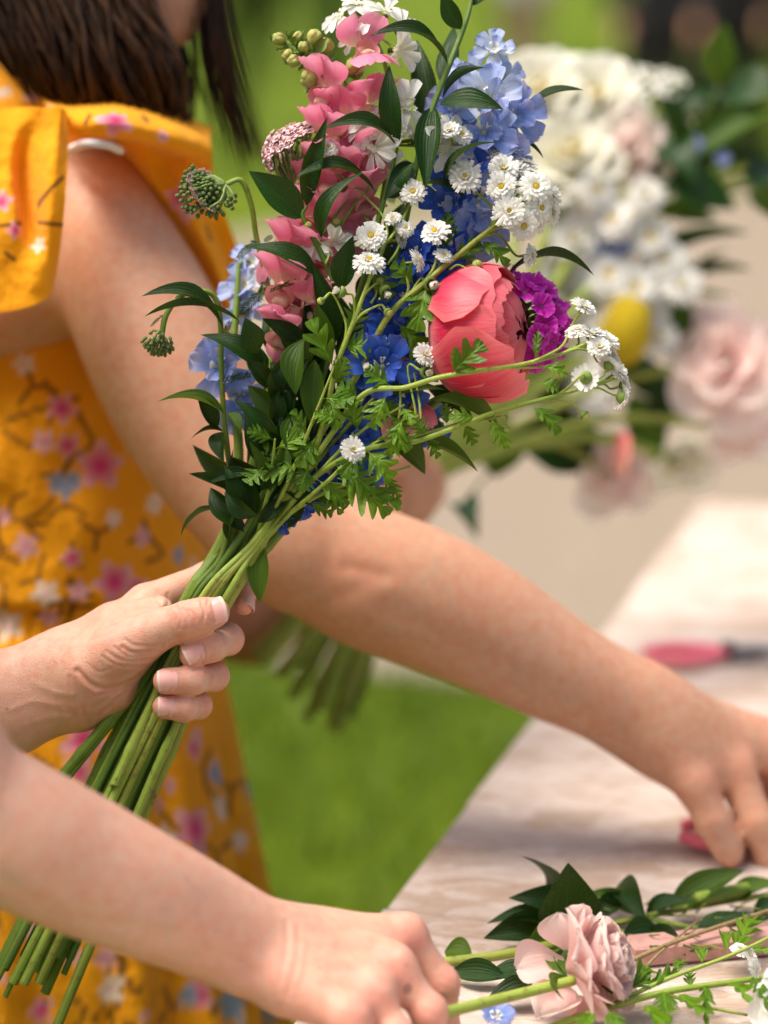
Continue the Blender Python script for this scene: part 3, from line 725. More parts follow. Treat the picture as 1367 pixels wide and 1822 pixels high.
TWIGS = [[(0, 918), (44, 925), (80, 905), (96, 885)], [(15, 922), (24, 890), (46, 878)], [(44, 925), (60, 948), (74, 958)], [(44, 935), (82, 932)], [(5, 765), (40, 790), (66, 797)], [(10, 750), (40, 738), (90, 722)],
         [(140, 740), (166, 790), (126, 815), (110, 850)], [(140, 735), (165, 780)], [(82, 240), (62, 290), (38, 362)], [(112, 316), (78, 350), (54, 392)], [(0, 402), (56, 396), (110, 400)], [(10, 450), (26, 462)],
         [(375, 1335), (362, 1365), (372, 1410), (392, 1420)], [(280, 1438), (310, 1470), (330, 1492)], [(330, 1492), (300, 1500), (262, 1478)], [(45, 1795), (90, 1780), (142, 1778)], [(130, 1778), (155, 1800)], [(180, 1725), (215, 1700), (225, 1720)],
         [(255, 925), (268, 958), (290, 985), (262, 1000)], [(230, 965), (245, 955)], [(8, 1040), (8, 1085)], [(90, 1045), (110, 1090), (60, 1092)], [(120, 1035), (130, 1050), (146, 1035)], [(60, 1345), (92, 1368)],
         [(370, 402), (376, 425)], [(255, 205), (262, 215)], [(160, 205), (152, 220)], [(415, 1575), (432, 1568)], [(420, 1770), (440, 1790)]]
rs_ = np.random.RandomState(77)
for _i in range(60):
    _x, _y = rs_.uniform(-20, 460), rs_.uniform(600, 1815)
    if min(math.hypot(_x - b[0], _y - b[1]) for b in BLOSSOMS) > 46: BLOSSOMS.append((_x, _y, rs_.uniform(10, 24), rs_.choice(list('pqqwb'))))
for _i in range(46):
    _x, _y, _a = rs_.uniform(-20, 460), rs_.uniform(600, 1815), rs_.uniform(0, 6.28); _l = rs_.uniform(24, 46)
    TWIGS.append([(_x, _y), (_x + _l * math.cos(_a), _y + _l * math.sin(_a)), (_x + 1.8 * _l * math.cos(_a + .5), _y + 1.8 * _l * math.sin(_a + .5))]); TWIGS.append([(_x + _l * math.cos(_a), _y + _l * math.sin(_a)), (_x + 1.6 * _l * math.cos(_a - .5), _y + 1.6 * _l * math.sin(_a - .5))])
def dress_mesh(name, g, wrap, blossoms=True, extra=0, seed=1):
    """cloth grid -> mesh with the blossom print laid on its surface"""
    m = MB(); m.grid(g, wrap=wrap, flip=True); me = m.mesh(name, M['dress'])
    v = np.vstack(m.v); px, py, d = proj(v); rs = np.random.RandomState(seed)
    col = np.tile(ORANGE, (len(v), 1)) * (1 + .05 * (rs.rand(len(v), 1) - .5))
    tw = []; bl = []
    if blossoms:
        for t in TWIGS: tw.append(catmull(np.array([(a, b, 0) for a, b in t], float), 8)[:, :2])
        bl += list(BLOSSOMS)
    cen = np.median(d); front = d < cen
    line_d = np.full(len(v), 1e9)
    for t in tw: line_d = np.minimum(line_d, polydist(px, py, [tuple(q) for q in t]))
    a = (np.clip((5.2 - line_d) / 3.0, 0, 1) * .85 * front)[:, None]; col = col * (1 - a) + TWIG * a
    spots3 = []
    for bx, by, br, kd in bl:
        q = np.hypot(px - bx, py - by) + (~front) * 1e4; i = np.argmin(q)
        if q[i] < 12: spots3.append((v[i], br * 1.22 * KPX * d[i], kd))
    for i in range(extra):
        j = rs.randint(len(v))
        if -30 < px[j] < 500 and -50 < py[j] < 1850 and front[j]: continue
        spots3.append((v[j], rs.uniform(.008, .015), rs.choice(list('pqwb'))))
    for c, r, kd in spots3:
        o = v - c; dist = np.linalg.norm(o, axis=1); near = dist < r * 1.4
        ang = np.arctan2(o[near] @ UP, o[near] @ RIGHT) + c[0] * 90; dd = dist[near] / r
        edge = .80 + .20 * np.cos(5 * ang); al = np.clip((edge - dd) / .12, 0, 1)[:, None]
        if kd == 'p': cc_ = PINKC + (PINKD - PINKC) * np.clip(1.15 - 1.3 * dd, 0, 1)[:, None]
        elif kd == 'q': cc_ = PINKC * .92 + 0 * al + (PINKD - PINKC) * (np.clip(.9 - 2.0 * dd, 0, 1) * .5)[:, None]
        elif kd == 'b': cc_ = BLUEC + (WHITEC - BLUEC) * np.clip(dd - .45, 0, .4)[:, None]
        else: cc_ = WHITEC + (PINKC - WHITEC) * np.clip(.8 - 1.6 * dd, 0, 1)[:, None]
        col[near] = col[near] * (1 - al) + cc_ * al
    at = me.color_attributes.new('print', 'FLOAT_COLOR', 'POINT')
    at.data.foreach_set('color', np.hstack([col, np.ones((len(v), 1))]).astype(np.float32).ravel())
    return me
# bodice and skirt: rings (centre px, row px, half width px, half depth m)
rings = [(70, 90, 70, .075), (70, 150, 150, .12), (80, 215, 200, .142), (85, 300, 235, .142), (85, 420, 262, .140), (82, 560, 278, .138), (85, 680, 285, .136), (90, 800, 280, .134), (98, 900, 272, .132), (105, 970, 264, .130),
         (110, 1010, 256, .126), (112, 1032, 252, .124), (112, 1060, 258, .128), (112, 1120, 268, .140), (114, 1220, 285, .150), (116, 1350, 306, .160), (118, 1500, 332, .170), (122, 1700, 360, .182), (126, 1950, 385, .195), (130, 2300, 410, .21), (134, 2700, 430, .225), (138, 3100, 445, .235)]
rr = catmull(np.array(rings, float), 330); DD = 1.69
th = np.linspace(0, 2 * math.pi, 460, endpoint=False); g = []
ph1, ph2 = 1.3, .4
for cx, cy, hw, hd in rr:
    gather = np.exp(-((cy - 1032) / 30.0) ** 2); sk = np.clip((cy - 1050) / 500, 0, 1.5); wr = np.clip((cy - 560) / 200, 0, 1) * np.clip((1020 - cy) / 150, 0, 1)
    f = 1 + .012 * gather * np.sin(70 * th + 2 * np.sin(5 * th)) + sk * (.034 * np.sin(11 * th + ph1) + .024 * np.sin(19 * th + ph2 + cy / 700) + .010 * np.sin(33 * th))
    f = f + wr * (.016 * np.sin(6 * th + cy / 42.0) + .011 * np.sin(9 * th - cy / 27.0 + 1) + .006 * np.sin(17 * th + cy / 30.0))
    f = f - .02 * np.exp(-((cy - 1012) / 9.0) ** 2) + .014 * np.exp(-((cy - 985) / 18.0) ** 2)
    low = np.clip((cy - 1690) / 20, 0, 1); f = f + low * .012 * np.sin(58 * th + np.sin(7 * th)) * np.clip(1 - (cy - 1700) / 260, .2, 1) + .012 * np.clip((cy - 1690) / 8, 0, 1)
    c = P(cx, cy, DD); g.append(c + (f * np.cos(th))[:, None] * RIGHT * rp(hw, DD) + (f * np.sin(th))[:, None] * np.array([0, 1, 0]) * hd)
O('dress', dress_mesh('dress', np.array(g), True, True, 420), pB)
def sheet(ctrl, nu, nv, amp=0.0, fr=6):
    c = np.array([[P(*q) for q in row] for row in ctrl]); rows = np.array([catmull(r, nu) for r in c])
    g = np.stack([catmull(rows[:, j], nv) for j in range(nu)], 1)
    if amp: g = g + TOCAM * (amp * np.sin(np.linspace(0, fr, nu))[None, :, None] * np.linspace(.2, 1, nv)[:, None, None])
    return g
flap = sheet([[(-130, 205, 1.50), (-60, 196, 1.455), (20, 192, 1.452), (75, 190, 1.440), (112, 193, 1.436), (122, 204, 1.46)],
              [(-135, 290, 1.49), (-60, 300, 1.45), (14, 290, 1.437), (40, 285, 1.452), (92, 280, 1.428), (121, 290, 1.434)],
              [(-140, 390, 1.48), (-60, 400, 1.44), (22, 392, 1.425), (48, 392, 1.445), (84, 385, 1.424), (113, 395, 1.428)],
              [(-140, 480, 1.47), (-60, 490, 1.435), (20, 482, 1.428), (64, 470, 1.424), (90, 470, 1.428), (104, 468, 1.436)],
              [(-140, 555, 1.465), (-60, 562, 1.432), (15, 554, 1.428), (62, 542, 1.424), (92, 522, 1.430), (97, 505, 1.44)]], 110, 120)
O('shoulder_ruffle', dress_mesh('shoulder_ruffle', flap, False, True, 6, 3), pB)
band = sheet([[(60, 150, 1.60), (150, 165, 1.58), (230, 172, 1.575), (310, 200, 1.57), (378, 228, 1.57)],
              [(70, 175, 1.50), (130, 190, 1.49), (215, 190, 1.485), (305, 216, 1.50), (374, 244, 1.515)],
              [(100, 206, 1.462), (140, 208, 1.452), (215, 212, 1.452), (300, 236, 1.474), (376, 262, 1.50)],
              [(108, 244, 1.465), (150, 240, 1.452), (220, 242, 1.456), (300, 262, 1.478), (378, 290, 1.505)],
              [(112, 268, 1.50), (150, 254, 1.475), (220, 250, 1.478), (296, 276, 1.50), (378, 312, 1.53)]], 120, 60)
O('shoulder_band', dress_mesh('shoulder_band', band, False, True, 0, 4), pB)
ruf = sheet([[(205, 240, 1.52), (255, 256, 1.50), (300, 272, 1.505), (340, 280, 1.50), (376, 292, 1.52)],
             [(230, 300, 1.545), (268, 310, 1.515), (310, 330, 1.525), (345, 330, 1.505), (384, 335, 1.53)],
             [(280, 390, 1.56), (310, 395, 1.535), (345, 400, 1.520), (375, 395, 1.535), (408, 400, 1.545)],
             [(320, 470, 1.57), (352, 475, 1.545), (380, 470, 1.530), (405, 465, 1.545), (428, 460, 1.55)],
             [(350, 560, 1.58), (385, 566, 1.56), (408, 560, 1.545), (424, 552, 1.55), (436, 545, 1.56)]], 100, 130, .004, 14)
O('front_ruffle', dress_mesh('front_ruffle', ruf, False, True, 0, 5), pB)
M['cotton'] = simple('white_cotton', (.78, .76, .76), .8, .08, 400, .0003)
O('strap', MB().tube([P(112, 272, 1.47), P(150, 256, 1.452), P(192, 258, 1.458), P(215, 268, 1.475)], [.0026] * 4, 8, 14).mesh('strap', M['cotton']), pB)
# hair: a core with loose strands over it
hm = NM('dark_hair'); hu_, hv_ = hm.uvx(); hn = hm.noise(5, 3, hm.n('Mapping', {'Vector': hm.coord(), 'Scale': (60, 30, 8)}).outputs[0])
hcol = hm.ramp(hn, [(.35, (.010, .0042, .002)), (.75, (.075, .032, .012))])
M['dark_hair'] = hm.done(hm.pbsdf(hcol, .5, hm.bump(hn, .6, .002), **{'Specular IOR Level': .22}))
hair = MB(); rs = np.random.RandomState(5)
guides = []
for i in range(1000):
    a = rs.rand(); b = rs.rand()
    en = np.array([-20 + 355 * a, 70 + 130 * min(1, a * 2.2) ** .8 + 18 * a]) + rs.randn(2) * (10, 9)
    st = en + (-210 + 60 * b, -480); m1 = en + (-120 + 50 * b, -230) + rs.randn(2) * 14; m2 = en + (-48 + 20 * b + 14 * math.sin(a * 14), -95) + rs.randn(2) * 9; m1 = m1 + (16 * math.sin(a * 11 + 1), 0)
    guides.append((st, m1, m2, en, 1.475 + .20 * rs.rand() + .02 * a, .0022))
for i in range(85):
    a = rs.rand(); dd = 1.56 + .07 * rs.rand(); o = rs.randn(2) * (9, 10)
    guides.append((np.array([300 + 70 * a, -360]), np.array([345 + 44 * a, -60]) + o, np.array([356 + 60 * a, 110]) + o * 1.4, np.array([402 + 62 * a, 225 + 75 * a]) + o * 1.8, dd, .0009))
for i in range(60):
    a = rs.rand(); o = rs.randn(2) * (7, 9)
    guides.append((np.array([180 + 60 * a, -340]), np.array([225 + 30 * a, -90]) + o, np.array([256 + 24 * a, 40]) + o, np.array([292 + 45 * a, 178 + 34 * a]) + o, 1.505 + .03 * rs.rand(), .0018))
for st, m1, m2, en, dd, r0 in guides:
    r = r0 * rs.uniform(.6, 1.2)
    hair.tube([P(*st, dd + .02), P(*m1, dd), P(*m2, dd - .004), P(*en, dd + .012)], [r, r, r * .9, r * .25], 5, 14, cap=False)
for c, e in (((20, -60), (75, 95)), ((90, -60), (140, 150)), ((160, -60), (205, 172)), ((225, -100), (265, 165)), ((300, 110), (318, 178))):
    hair.tube([P(c[0] - 20, -330, 1.60), P(*c, 1.60), P(*e, 1.60)], [.05, .05, .012] if c[0] < 290 else [.0, .012, .004], 12, 12, cap=False)
O('hair', hair.mesh('hair', M['dark_hair']), pB)
hair_cap(pB, HORG, hf, hu, 1.04)
# =========================================================== the place
TZ = .75
def ground_mat():
    m = NM('lawn'); c = m.coord(); n1 = m.noise(.55, 3, c); n2 = m.noise(9, 4, c); n3 = m.noise(160, 3, c)
    f = m.math('ADD', m.math('MULTIPLY', n1, .45), m.math('ADD', m.math('MULTIPLY', n2, .3), m.math('MULTIPLY', n3, .25)))
    col = m.ramp(f, [(.32, (.050, .088, .001)), (.5, (.105, .160, .002)), (.68, (.17, .23, .004))])
    return m.done(m.pbsdf(col, .8, m.bump(n3, .8, .02), **{'Specular IOR Level': .15}))
def gravel_mat():
    m = NM('gravel'); c = m.coord(); v = m.n('TexVoronoi', {'Vector': c, 'Scale': 55.0}); n1 = m.noise(.5, 3, c)
    col = m.mix(m.ramp(m.n('SeparateXYZ', {0: v.outputs['Color']}).outputs[0], [(0, (.19, .155, .118)), (1, (.32, .27, .215))]), (.27, .22, .17), n1)
    return m.done(m.pbsdf(col, .9, m.bump(v.outputs['Distance'], .8, .01), **{'Specular IOR Level': .1}))
def sheet_xy(name, pts, z, mat, n=1):
    me = bpy.data.meshes.new(name); me.from_pydata([(x, y, z) for x, y in pts], [], [tuple(range(len(pts)))]); me.materials.append(mat); me.update()
    return struct(O(name, me))
sheet_xy('lawn', [(-180, -180), (180, -180), (180, 300), (-180, 300)], 0, ground_mat())
gravel = [(-3.0, 5.6), (-.9, 4.7), (0.0, 4.28), (.55, 4.12), (1.2, 4.05), (3, 3.9), (9, 3.6), (9, 12.5), (4, 13.2), (1.6, 13.6), (.2, 12.8), (-1, 11), (-3, 9)]
gp = catmull(np.array([(x, y, 0) for x, y in gravel + [gravel[0]]]), 80)[:-1, :2]
sheet_xy('gravel_path', [tuple(q) for q in gp], .006, gravel_mat())
# grass blades near the path edge, seen out of focus below the arm
rs = np.random.RandomState(11); gm = MB(); nb = 9000
bx = rs.uniform(-1.0, .7, nb); by = rs.uniform(3.0, 4.5, nb); hh = rs.uniform(.02, .055, nb); aa = rs.uniform(0, 6.28, nb); ln = rs.randn(nb, 2) * .018
ok = by < 4.3 - .28 * bx
v = np.zeros((nb, 3, 3)); v[:, 0] = np.stack([bx - .003 * np.cos(aa), by - .003 * np.sin(aa), 0 * bx], 1); v[:, 1] = np.stack([bx + .003 * np.cos(aa), by + .003 * np.sin(aa), 0 * bx], 1)
v[:, 2] = np.stack([bx + ln[:, 0], by + ln[:, 1], hh], 1); v = v[ok]
gm.add(v.reshape(-1, 3), np.arange(len(v) * 3).reshape(-1, 3).tolist())
M['grass'] = simple('grass_blade', (.080, .14, .002), .6, .4, 30)
o = O('grass', gm.mesh('grass', M['grass'])); o['kind'] = 'stuff'; o['label'] = 'short green lawn grass beside the table'; o['category'] = 'grass'

# ---- table: whitewashed boards on trestle rails
e0, e1 = plane_pt(690, 1610, TZ), plane_pt(940, 1290, TZ)
ED = nrm(e1 - e0); EN = np.array([ED[1], -ED[0], 0.0])               # along the edge (away), across (to the right)
def wood_mat():
    m = NM('whitewashed_wood'); c = m.n('NewGeometry').outputs['Position']
    st = m.n('Mapping', {'Vector': c, 'Scale': (.55, 1.0, 1.0)}).outputs[0]
    g1 = m.noise(30, 5, st, .62, .5); g2 = m.noise(110, 4, st, .6, .2); g3 = m.noise(260, 3, m.n('Mapping', {'Vector': c, 'Scale': (.12, 1.0, 1.0)}).outputs[0])
    paint = m.ramp(g2, [(.3, (.49, .385, .335)), (.7, (.68, .59, .53))])
    raw = m.ramp(g3, [(.3, (.24, .14, .08)), (.7, (.46, .30, .19))])
    f = m.math('ADD', m.math('MULTIPLY', g1, .62), m.math('MULTIPLY', g2, .40))
    f = m.ramp(f, [(.50, (0, 0, 0)), (.56, (1, 1, 1))])
    col = m.mix(paint, raw, m.math('MULTIPLY', f, .60))
    return m.done(m.pbsdf(col, .6, m.bump(m.math('ADD', g1, m.math('ADD', g2, g3)), .6, .002), **{'Specular IOR Level': .3}))
M['wood'] = wood_mat()
tb = thing('work_table', 'long whitewashed wooden board table strewn with cut flowers', 'table', [*(e0 + EN * .4)[:2], 0])
def box(L, W, H, mat, bev=.003):
    m = MB(); x, y, z = L / 2, W / 2, H / 2; b = bev
    pts = []
    for zz, ins in ((-z, b), (-z + b, 0), (z - b, 0), (z, b)):
        pts.append([(-x + ins, -y + ins, zz), (x - ins, -y + ins, zz), (x - ins, y - ins, zz), (-x + ins, y - ins, zz)])
    m.grid(np.array(pts), wrap=True); m.f.append((3, 2, 1, 0)); m.mi.append(0); m.f.append((12, 13, 14, 15)); m.mi.append(0)
    return m.mesh('box', mat, False)
TW, BW = .95, .19
plank = box(TW, BW - .0008, .028, M['wood'], .0007)
XR = as_mat(np.vstack([np.column_stack([EN, ED, Z3, [0, 0, 0]]), [0, 0, 0, 1]]))
for i in range(12):
    c = e0 + ED * (-1.05 + i * BW) + EN * (TW / 2 + (.0012 * math.sin(i * 2.3))); c = c + Z3 * (-.014 - .0002 * ((i * 7) % 3))
    O('plank', plank, tb, Matrix.Translation(Vector(c)) @ XR)
T0, T1 = -1.05, -1.05 + 11 * BW
for sx in (.10, TW - .10):
    c = e0 + ED * ((T0 + T1) / 2) + EN * sx - Z3 * .066
    O('rail', box(.045, T1 - T0 - .1, .07, M['wood']), tb, Matrix.Translation(Vector(c)) @ XR)
    for q in (T0 + .12, T1 - .12):
        c = e0 + ED * q + EN * sx; c[2] = .325
        O('leg', box(.06, .06, .648, M['wood']), tb, Matrix.Translation(Vector(c)) @ XR)

# ---- people far behind, out of focus
def far_person(loc, label, cloth, legc, skin, yaw=0.0, seed=0, skirt=False, bag=False):
    p = thing('person', label, 'person', (*loc, 0), 'people standing far behind')
    s = SDF((loc[0] - .45, loc[1] - .4, 0), (loc[0] + .45, loc[1] + .4, 1.78), .016); L = lambda x, y, z: np.array([loc[0] + x, loc[1] + y, z])
    for q in (-1, 1):
        s.chain([L(q * .10, 0, .88), L(q * .11, 0, .48), L(q * .11, .02, .08)], [.085, .058, .042], .03); s.cone(L(q * .11, .02, .045), L(q * .12, -.14, .035), .038, .03, .02)
        s.chain([L(q * .19, 0, 1.40), L(q * .25, .0, 1.12), L(q * .22, -.12, .90)], [.05, .042, .03], .02); s.ell(L(q * .215, -.14, .85), (X3, Y3, Z3), (.03, .035, .055), .02)
    s.cone(L(0, 0, .92), L(0, 0, 1.36), .13, .14, .05, (Y3, .75)); head_parts(s, L(0, 0, 1.62), (0, -1, -.2), (0, -.2, 1), neck_to=L(0, 0, 1.42))
    v, F = s.mesh(); O('body', body_mesh('person_body', [(v, F, np.zeros(len(v)))], skin), p)
    O('top', MB().grid(loft([(L(0, 0, .84), X3 * .17, Y3 * .13), (L(0, 0, 1.1), X3 * .15, Y3 * .12), (L(0, 0, 1.36), X3 * .20, Y3 * .125), (L(0, 0, 1.46), X3 * .08, Y3 * .08)], 28), wrap=True).mesh('top', cloth), p)
    for q in (-1, 1):
        O('sleeve', MB().tube([L(q * .17, 0, 1.42), L(q * .25, 0, 1.14), L(q * .225, -.10, .94)], [.068, .060, .05], 14, 8, cap=False).mesh('sleeve', cloth), p)
        O('trouser_leg', MB().tube([L(q * .085, 0, .92), L(q * .11, 0, .5), L(q * .11, .02, .06)], [.115, .085, .075], 16, 8, cap=False).mesh('trouser_leg', legc), p)
    hair_cap(p, L(0, 0, 1.62), (0, -1, -.2), (0, -.2, 1))
    return p
M['black'] = simple('black_cloth', (.012, .012, .014), .8, .3, 120); M['pale'] = simple('pale_cloth', (.50, .50, .56), .8, .1, 120); M['tan'] = simple('tan_cloth', (.44, .27, .20), .8, .15, 120)
far_person((1.58, 14.3), 'person dressed all in black standing beyond the gravel path', M['black'], M['black'], M['skin_far'])
far_person((2.05, 14.7), 'person in black clothes and bare forearms beside the other dark figure', M['black'], M['black'], M['skin_far'])
far_person((1.50, 26.0), 'person in a pale grey top and tan trousers standing on the far lawn', M['pale'], M['tan'], M['skin_far'])
# ---- shrubs on the lawn behind
def shrub(loc, h, wdt, label, leafmat, seed, n=1500, ls=.07):
    rs = np.random.RandomState(seed); p = thing('shrub', label, 'shrub', (*loc, 0), 'shrubs on the far lawn')
    st = MB(); cl = []
    for i in range(9):
        a = rs.uniform(0, 6.28); e = np.array([loc[0] + math.cos(a) * wdt * rs.uniform(.3, .8), loc[1] + math.sin(a) * wdt * rs.uniform(.3, .8), h * rs.uniform(.55, .95)])
        st.tube([(loc[0] + .05 * math.cos(a), loc[1] + .05 * math.sin(a), 0), ((loc[0] + e[0]) / 2, (loc[1] + e[1]) / 2, e[2] * .6), e], [.03, .018, .006], 6, 8); cl.append(e)
    O('stem', st.mesh('stem', M['stem_dark']), p)
    lf = MB(); base = np.array([(0, 0, 0), (.3, .5, .06), (0, 1, -.05), (-.3, .5, .06)])
    for i in range(n):
        c = cl[rs.randint(9)] + rs.randn(3) * np.array([wdt * .30, wdt * .30, h * .16]); c[2] = max(.08, c[2])
        q = Matrix.Rotation(rs.uniform(0, 6.28), 3, 'Z') @ Matrix.Rotation(rs.uniform(-1, 1), 3, 'X'); q = np.array(q)
        lf.add(c + (base * ls * rs.uniform(.7, 1.4)) @ q.T, [(0, 1, 2, 3)], [(.5, 0), (1, .5), (.5, 1), (0, .5)])
    o = O('foliage', lf.mesh('foliage', leafmat), p); o['kind'] = 'stuff'
    return p
shrub((-.98, 16.0), 1.7, .42, 'dark green shrub behind the dark-haired woman', M['dark_leaf'], 1, 2400)
shrub((-.30, 19.0), 1.9, .40, 'narrow olive shrub behind the white lace flower', M['olive'], 5, 1600)
shrub((-.72, 27.0), 2.2, 1.0, 'loose bright green shrub on the lawn far beyond the path', M['fever_leaf'], 2)
shrub((1.55, 30.0), 2.2, .8, 'light green shrub on the lawn between the standing figures', M['fever_leaf'], 3)
shrub((2.45, 16.5), 2.2, .95, 'dense near-black evergreen shrub behind the black-clothed pair', M['dark_leaf'], 4, 11000, .12)
# =========================================================== flower building blocks (unit meshes, shared)
def leaf_unit(name, mat, wfun, arch=.1, cup=.12, droop=0.0, twist=0.0, nu=9, nv=15, ruffle=0.0, seed=0, thick=False):
    """unit leaf or petal: base at origin, tip at y=1, half width 0.5, normal +z"""
    rs = np.random.RandomState(seed); g = np.zeros((nv, nu, 3)); uv = np.zeros((nv, nu, 2)); ph = rs.uniform(0, 6.28, 4)
    for i in range(nv):
        t = i / (nv - 1); w = wfun(t)
        zc = arch * 4 * t * (1 - t) - droop * t * t; tw = twist * (t - .2)
        for j in range(nu):
            s = 2 * j / (nu - 1) - 1
            x = s * w * .5; z = cup * (s * s) * w * .6 + ruffle * t * (math.sin(5 * s + ph[0] + 3 * t) * abs(s) + .5 * math.sin(9 * s + ph[1]))
            g[i, j] = (x * math.cos(tw) - z * math.sin(tw), t + ruffle * .5 * t * math.sin(7 * s + ph[2]), zc + x * math.sin(tw) + z * math.cos(tw))
            uv[i, j] = (j / (nu - 1), t)
    return MB().grid(g, uv).mesh(name, mat)
def w_ovate(t): return max(.012, (math.sin(math.pi * min(1, t ** .80)) ** .80) * (1 if t < .5 else (1 - .25 * (t - .5) * 2)))
def w_lance(t): return max(.02, math.sin(math.pi * t ** .9) ** .9)
def w_round(t): return max(.05, (.16 + .84 * math.sin(math.pi * min(1, .5 * t / .62)) ** 1.3) * (1 if t < .72 else math.sqrt(max(.03, 1 - ((t - .72) / .285) ** 2))))
def w_obov(t): return max(.10, (.14 + .86 * t ** .8) * (1 if t < .78 else math.sqrt(max(.04, 1 - ((t - .78) / .225) ** 2))))
def w_disc(t): return max(.10, math.sqrt(max(.02, 1 - ((t - .52) / .53) ** 2)))
RUS = [leaf_unit('leaf', M['ruscus'], w_ovate, a, c, d, t, seed=i) for i, (a, c, d, t) in enumerate(((.05, .16, .02, .1), (.14, .10, .03, -.25), (.22, .14, .0, .3), (.10, -.12, .06, .5)))]
OLV = [leaf_unit('leaf', M['olive'], w_lance, a, c, d, t, seed=i) for i, (a, c, d, t) in enumerate(((.06, .2, .02, .2), (.16, .2, .05, -.3), (.10, .25, .10, .6)))]
DRK = [leaf_unit('leaf', M['dark_leaf'], w_lance, a, c, d, t, seed=i) for i, (a, c, d, t) in enumerate(((.08, .2, .02, .2), (.18, .2, .05, -.4), (.12, .25, .10, .7)))]
def put_leaf(parent, kind, i, base, tip, wpx, n, mult=1.0, wm=None, name='leaf'):
    L = np.linalg.norm(np.asarray(tip) - base); W = wpx * U * mult if wm is None else wm
    return O(name, kind[i % len(kind)], parent, frame(base, np.asarray(tip) - base, n, W, L, L))
# feverfew leaf: one lobed blade with toothed edge
def lobed_leaf(seed, mat):
    rs = np.random.RandomState(seed); nv, nu = 46, 7; g = np.zeros((nv, nu, 3)); uv = np.zeros((nv, nu, 2)); nl = 3 + seed % 2
    ph = rs.uniform(-.15, .15, 2); bend = rs.uniform(-.35, .35); arch = rs.uniform(.02, .16); dr = rs.uniform(0, .22)
    for i in range(nv):
        t = i / (nv - 1)
        for j in range(nu):
            s = 2 * j / (nu - 1) - 1; k = 0 if s < 0 else 1
            x_ = (t - .16) / .84
            if x_ <= 0: w = .022
            else:
                lob = abs(math.sin(math.pi * (x_ * nl + ph[k]) * .98)) ** .55; env = math.sin(math.pi * min(1, x_ ** .75 * .94 + .04)) ** .7
                w = max(.03, env * (.10 + .90 * lob ** 1.5) * (1 - .10 * abs(math.sin(22 * x_ + seed + k)))) * (1 - .35 * x_)
            sw = .34 * abs(s) ** 1.4 * w
            x = s * w * .62; y = t + sw - .12 * (1 - t) * 0
            z = arch * 4 * t * (1 - t) - dr * t * t + .10 * w * s * s * math.sin(3 * seed + 5 * t) + .05 * math.sin(9 * t + 4 * s + seed) * w
            g[i, j] = (x + bend * t * t * .3, y, z); uv[i, j] = (.5 + s * .5 * w, t)
    return MB().grid(g, uv).mesh('leaf', mat)
FEV = [lobed_leaf(i, M['fever_leaf']) for i in range(9)]
# feverfew flower: rings of short notched ray petals
def daisy(seed, rings, mat, back=0.0):
    rs = np.random.RandomState(seed); m = MB()
    for r0, L, n, tilt, z in rings:
        for i in range(n):
            a = 2 * math.pi * (i + rs.uniform(-.2, .2)) / n; tl = tilt + rs.uniform(-.14, .14); ll = L * rs.uniform(.85, 1.1); w = 2.5 * math.pi * (r0 + L * .6) / n
            g = np.zeros((4, 3, 3)); uv = np.zeros((4, 3, 2))
            for k in range(4):
                t = k / 3; rad = r0 + ll * t * math.cos(tl) ; zz = z + ll * (t * math.sin(tl) - back * t * t)
                for j in range(3):
                    s = j - 1; ww = w * (.50 + .5 * t) * (1 if t < 1 else .62)
                    tip = -.05 * ll * (s == 0) if t == 1 else 0
                    g[k, j] = ((rad + tip) * math.cos(a) - s * ww * .5 * math.sin(a), (rad + tip) * math.sin(a) + s * ww * .5 * math.cos(a), zz - .05 * abs(s) * t)
                    uv[k, j] = (j / 2, .2 + .8 * t)
            m.grid(g, uv)
    return m.mesh('flower_head', mat)
HEADS = [daisy(1, [(.26, .74, 15, .05, .0), (.22, .66, 13, .30, .05), (.20, .50, 12, .58, .09), (.16, .34, 10, .9, .12)], M['white'], .10), daisy(2, [(.28, .74, 16, -.12, .0), (.24, .66, 15, .18, .06), (.2, .52, 13, .45, .1), (.15, .36, 10, .85, .13)], M['white'], .18),
         daisy(3, [(.24, .76, 18, .12, .0), (.22, .66, 16, .42, .04), (.18, .52, 14, .82, .08), (.08, .42, 9, 1.1, .12)], M['white'], .08)]
def bumpy(seed, r, mat, n=60, name='disc', flat=.55):
    rs = np.random.RandomState(seed); m = MB(); m.ball((0, 0, 0), (r * .92, r * .92, r * flat), 12, 6)
    for i in range(n):
        q = math.sqrt(i / n); a = i * 2.39996
        m.ball((r * q * math.cos(a), r * q * math.sin(a), r * flat * math.sqrt(max(0, 1 - q * q)) * .98), r * .11, 5, 3)
    return m.mesh(name, mat)
DISC = bumpy(1, .21, M['yellow'])
CAL = MB().grid(np.array([[(r * math.cos(a), r * math.sin(a), z) for a in np.linspace(0, 6.283, 12, endpoint=False)] for r, z in ((.10, -.46), (.26, -.40), (.40, -.22), (.46, -.02), (.30, .02))]), wrap=True).mesh('calyx', M['calyx'])
BUDTOP = daisy(9, [(.10, .45, 14, 1.25, .0), (.05, .40, 9, 1.40, .02)], M['cream'])
BUD = bumpy(3, .42, M['bud_yellow'], 40, 'bud', .75)
hc = [0]
